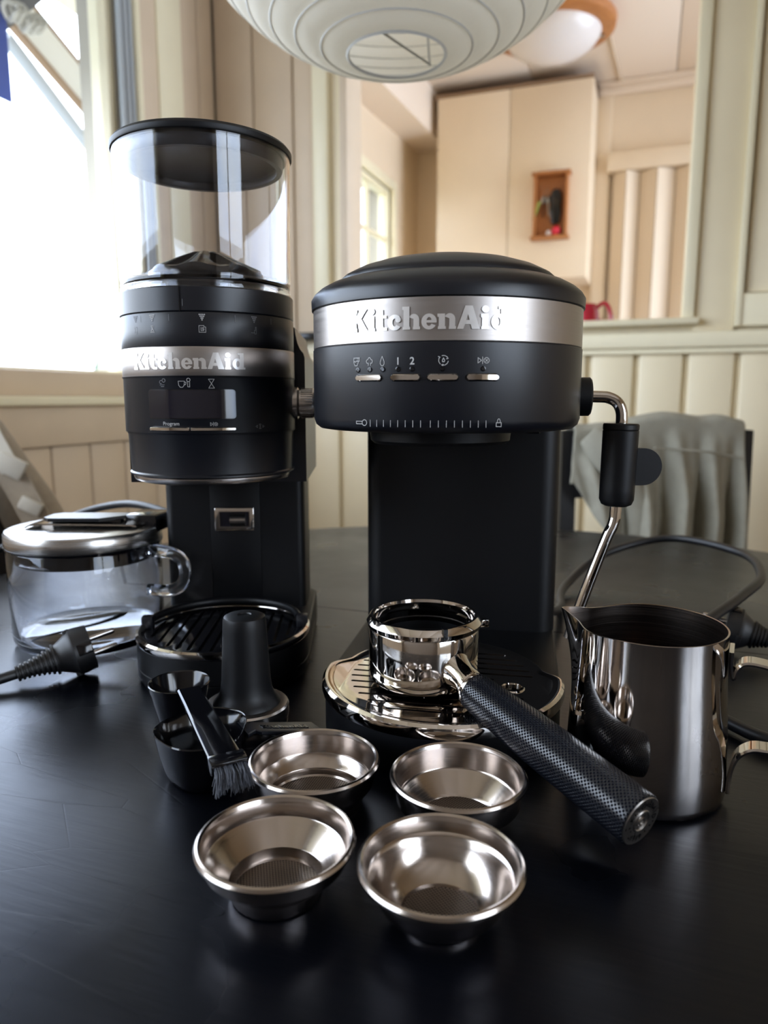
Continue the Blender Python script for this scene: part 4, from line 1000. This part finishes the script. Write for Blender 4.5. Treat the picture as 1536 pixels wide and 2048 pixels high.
for i in range(4):
    bm = B(-.007, .007, -.002, .002, -.055, -.028, .001, mtx=Matrix.Rotation(.25*(i-1.5), 4, 'Y')); box(bm, -.0025, .0025, -.0015, .0015, -.115, -.05, 0, mtx=Matrix.Rotation(.25*(i-1.5), 4, 'Y')); link('key', bm, M_steel if i % 2 else M_gloss, k1)
k2 = tag(link('key_pouch', L([(0, -.155), (.018, -.150), (.026, -.10), (.026, -.03), (.016, -.005), (0, 0)], 16, Matrix.Diagonal((1, .45, 1, 1))), M_gloss), 'black key pouch hanging at the middle right of the key cabinet', 'pouch')
k2.location = kp(.022, -.030, .205); k2.rotation_euler = (0, 0, RY)
k3 = tag(link('key_tag', B(-.006, .006, -.0015, .0015, -.08, 0, .002, mtx=Matrix.Rotation(.35, 4, 'Y')), M_green), 'yellow green key tag at the left edge of the key cabinet', 'key tag')
k3.location = kp(-.047, -.050, .15); k3.rotation_euler = (0, 0, RY)
bm = bmesh.new(); bmesh.ops.create_uvsphere(bm, u_segments=20, v_segments=12, radius=.021)
k4 = tag(link('key_charm', bm, M_redb), 'bright red ball charm at the bottom of the key cabinet', 'key charm'); k4.location = kp(.028, -.035, .022)
bm = bmesh.new(); bmesh.ops.create_uvsphere(bm, u_segments=16, v_segments=10, radius=.013)
k5 = tag(link('key_charm', bm, M_opal), 'pale pink ball charm left of the red one', 'key charm'); k5.location = kp(-.004, -.035, .014)
k6 = tag(link('paper_note', B(-.045, .045, -.05, -.005, .0, .006, .001), M_white), 'white folded paper lying on top of the key cabinet', 'paper'); k6.location = kp(.02, 0, .274); k6.rotation_euler = (0, 0, RY)
# things on the ledge
mg = thing('red_jug', 'red enamel jug with an arched handle on the ledge right of the espresso machine', 'jug', rp(-.163, 1.965, .401), RY)
link('jug_body', L([(0, 0), (.030, 0), (.033, .004), (.031, .030), (.026, .046), (.022, .050), (.020, .046), (.028, .004), (0, .004)], 28), M_red, mg)
link('jug_handle', T(catmull([(.030, 0, .008), (.050, 0, .004), (.060, 0, .012), (.056, 0, .034), (.046, 0, .050), (.034, 0, .048), (.026, 0, .040)], 5), .0052, 8), M_red, mg)
sm = tag(link('small_dish', L([(0, 0), (.010, 0), (.016, .006), (.0165, .008), (.0150, .0075), (.009, .002), (0, .002)], 20), M_tree), 'tiny dark green dish on the ledge before the folding door', 'dish'); sm.location = rp(-.033, 1.985, .401)
trb = tag(room(link('black_tray', B(-1.10, -.87, 1.83, 1.876, .370, .392, .004), M_gloss)), 'dark flat box on the rail between grinder and espresso machine', 'box')

# ================================================================ CHAIRS, JACKET, BAG
def chair(loc, rz, label, sw=.36):
    t = thing('dining_chair', label, 'chair', loc, rz, 'black dining chairs')
    for s in (-1, 1):
        x = s*(sw/2-.0145)
        bm = bmesh.new(); loft(bm, [[(x+a*.0145, y+b2*.014, z) for a, b2 in ((-1, -1), (1, -1), (1, 1), (-1, 1))] for y, z in ((.06, 0), (.02, .44), (.0, .60), (.012, .898), (.014, .902))])
        link('back_post', bm, M_chair, t)
        bm = bmesh.new(); loft(bm, [[(x+a*r, -.37+b2*r, z) for a, b2 in ((-1, -1), (1, -1), (1, 1), (-1, 1))] for r, z in ((.011, 0), (.016, .43))])
        link('front_leg', bm, M_chair, t)
        link('side_stretcher', B(x-.008, x+.008, -.36, .03, .20, .225, .002), M_chair, t)
    link('seat', B(-sw/2, sw/2, -.40, .03, .43, .46, .008), M_chair, t)
    link('top_rail', B(-sw/2+.02, sw/2-.02, -.008, .012, .830, .893, .004), M_chair, t)
    link('middle_rail', B(-sw/2+.02, sw/2-.02, -.006, .010, .770, .808, .004), M_chair, t)
    link('lower_rail', B(-sw/2+.02, sw/2-.02, .0, .014, .60, .64, .004), M_chair, t)
    return t
ch = chair((.532, 1.405, ZF), math.radians(1.5), 'black wooden dining chair behind the table with the grey jacket over its back', .375)
ch2 = chair((-.84, 1.08, ZF), math.radians(40), 'black dining chair left of the table under the beige bag', .38)
# jacket draped over the chair back
jk = thing('jacket', 'grey green jacket draped over the back of the black chair', 'jacket', (.532, 1.405, ZF+.9), math.radians(1.5))
NU, NV = 110, 60
bm = bmesh.new(); grid = []
def top_z(u):   # height of the fold line along the rail
    return .004+.022*math.exp(-((u-.55)/.20)**2)+.014*math.exp(-((u-.88)/.14)**2)
def low(u):     # how far the front hangs down
    return .075+.10*min(1, max(0, (u-.02)/.26))+.055*max(0, (u-.62)/.38)
for j in range(NV+1):
    row = []; v = j/NV
    for i in range(NU+1):
        u = i/NU; x = -.172+.326*u+.012*(v-.4)*(u-.45)*2
        # v<.25: behind the rail; v about .3: over the top; rest: front
        if v < .28: y, z = .030-.0*v, top_z(u)-.12*(.28-v)/.28
        elif v < .38: k = (v-.28)/.10; y, z = .030*math.cos(k*PI)*1.0, top_z(u)+.010*math.sin(k*PI)
        else: k = (v-.38)/.62; y, z = -.030-.012*k, top_z(u)-low(u)*k*1.35
        hang = max(0, (v-.42)/.58)
        ph = u*30+1.6*math.sin(v*3+u*4)+.8*noise.noise(Vector((u*3, v*2, 0)))
        fold = (.0180*math.sin(ph)+.008*math.sin(ph*2.1+1))*min(1, hang*1.6)*(.35+min(1, u*2.2))
        y += fold-.010*hang*(1 if u > .3 else .3)
        y += .006*noise.noise(Vector((u*6, v*5, 2))); z += .004*noise.noise(Vector((u*7, v*4, 8)))
        row.append(bm.verts.new((x, y, z)))
    grid.append(row)
for j in range(NV):
    for i in range(NU): bm.faces.new((grid[j][i], grid[j][i+1], grid[j+1][i+1], grid[j+1][i]))
o = link('cloth_body', bm, M_cloth, jk, 80, keep=True); md = o.modifiers.new('t', 'SOLIDIFY'); md.thickness = .004; md.offset = 0
# shoulder yoke seam and hanging sleeve
sl = catmull([(-.150, -.046, -.004), (-.120, -.055, -.035), (-.085, -.058, -.080), (-.055, -.056, -.135), (-.045, -.052, -.20)], 8)
o = link('sleeve', T(sl, [.020+.012*math.sin(PI*min(1, i/20)) for i in range(len(sl))], 20, sx=1.0, sy=.55), M_cloth, jk, 80)
sm_ = [( -.03+.17*t_, -.062+.004*math.sin(t_*9), -.028-.012*t_-.02*max(0, t_-.6)) for t_ in [i/20 for i in range(21)]]
link('yoke_seam', T(sm_, .0022, 6), M_cloth, jk)
# bag on the left chair
bg_ = thing('canvas_bag', 'beige canvas backpack with pale straps leaning on the left chair', 'bag', (-.575, 1.075, ZF+.46), math.radians(8))
rings = []
for z, xl, xr, dp in ((0, -.16, .165, .075), (.05, -.175, .16, .085), (.15, -.175, .145, .08), (.27, -.17, .112, .07), (.36, -.165, .072, .06), (.42, -.155, .036, .05), (.465, -.14, .010, .035), (.49, -.12, -.012, .018)):
    P = rect_round((xr-xl)/2, dp/2, dp*.42, 6)
    rings.append([(x+(xl+xr)/2, y, z+.004*noise.noise(Vector((x*20, y*20, z*20)))) for x, y in P])
bm = loft(bmesh.new(), rings)
for v in bm.verts: v.co += Vector((noise.noise(v.co*14), noise.noise(v.co*14+Vector((9, 0, 0))), 0))*.008
link('bag_body', bm, M_canvas, bg_, 70)
def flat_strap(pts, w_, m, nm):
    P = catmull(pts, 6); rings = []
    for i, p in enumerate(P):
        tg = (P[min(i+1, len(P)-1)]-P[max(i-1, 0)]).normalized(); s_v = tg.cross(Vector((0, 1, 0))).normalized(); nn = tg.cross(s_v)
        rings.append([p+s_v*(w_*a)+nn*b2 for a, b2 in ((-1, -.002), (1, -.002), (1, .002), (-1, .002))])
    return link(nm, loft(bmesh.new(), rings), m, bg_)
link('back_panel', prism(bmesh.new(), [(-.16, .43), (-.02, .412), (.012, .345), (.06, .20), (-.16, .20)], -.004, .004, Matrix.Translation((0, -.062, 0)) @ Matrix.Rotation(PI/2, 4, 'X')), M_gloss, bg_)
flat_strap([(.110, -.045, .20), (.080, -.048, .30), (.040, -.044, .38), (.008, -.036, .445), (-.018, -.022, .490), (-.05, .0, .502)], .014, M_web, 'shoulder_strap')
flat_strap([(.125, -.052, .12), (.105, -.052, .22), (.066, -.050, .32), (.030, -.046, .40)], .020, M_canvas, 'strap_pad')
link('buckle', B(-.020, .020, -.006, .006, -.014, .014, .003, mtx=Matrix.Translation((.034, -.052, .408)) @ Matrix.Rotation(.5, 4, 'Y')), M_web, bg_)
link('strap_loop', B(-.016, .016, -.005, .005, -.010, .010, .003, mtx=Matrix.Translation((.058, -.056, .350)) @ Matrix.Rotation(.5, 4, 'Y')), M_web, bg_)
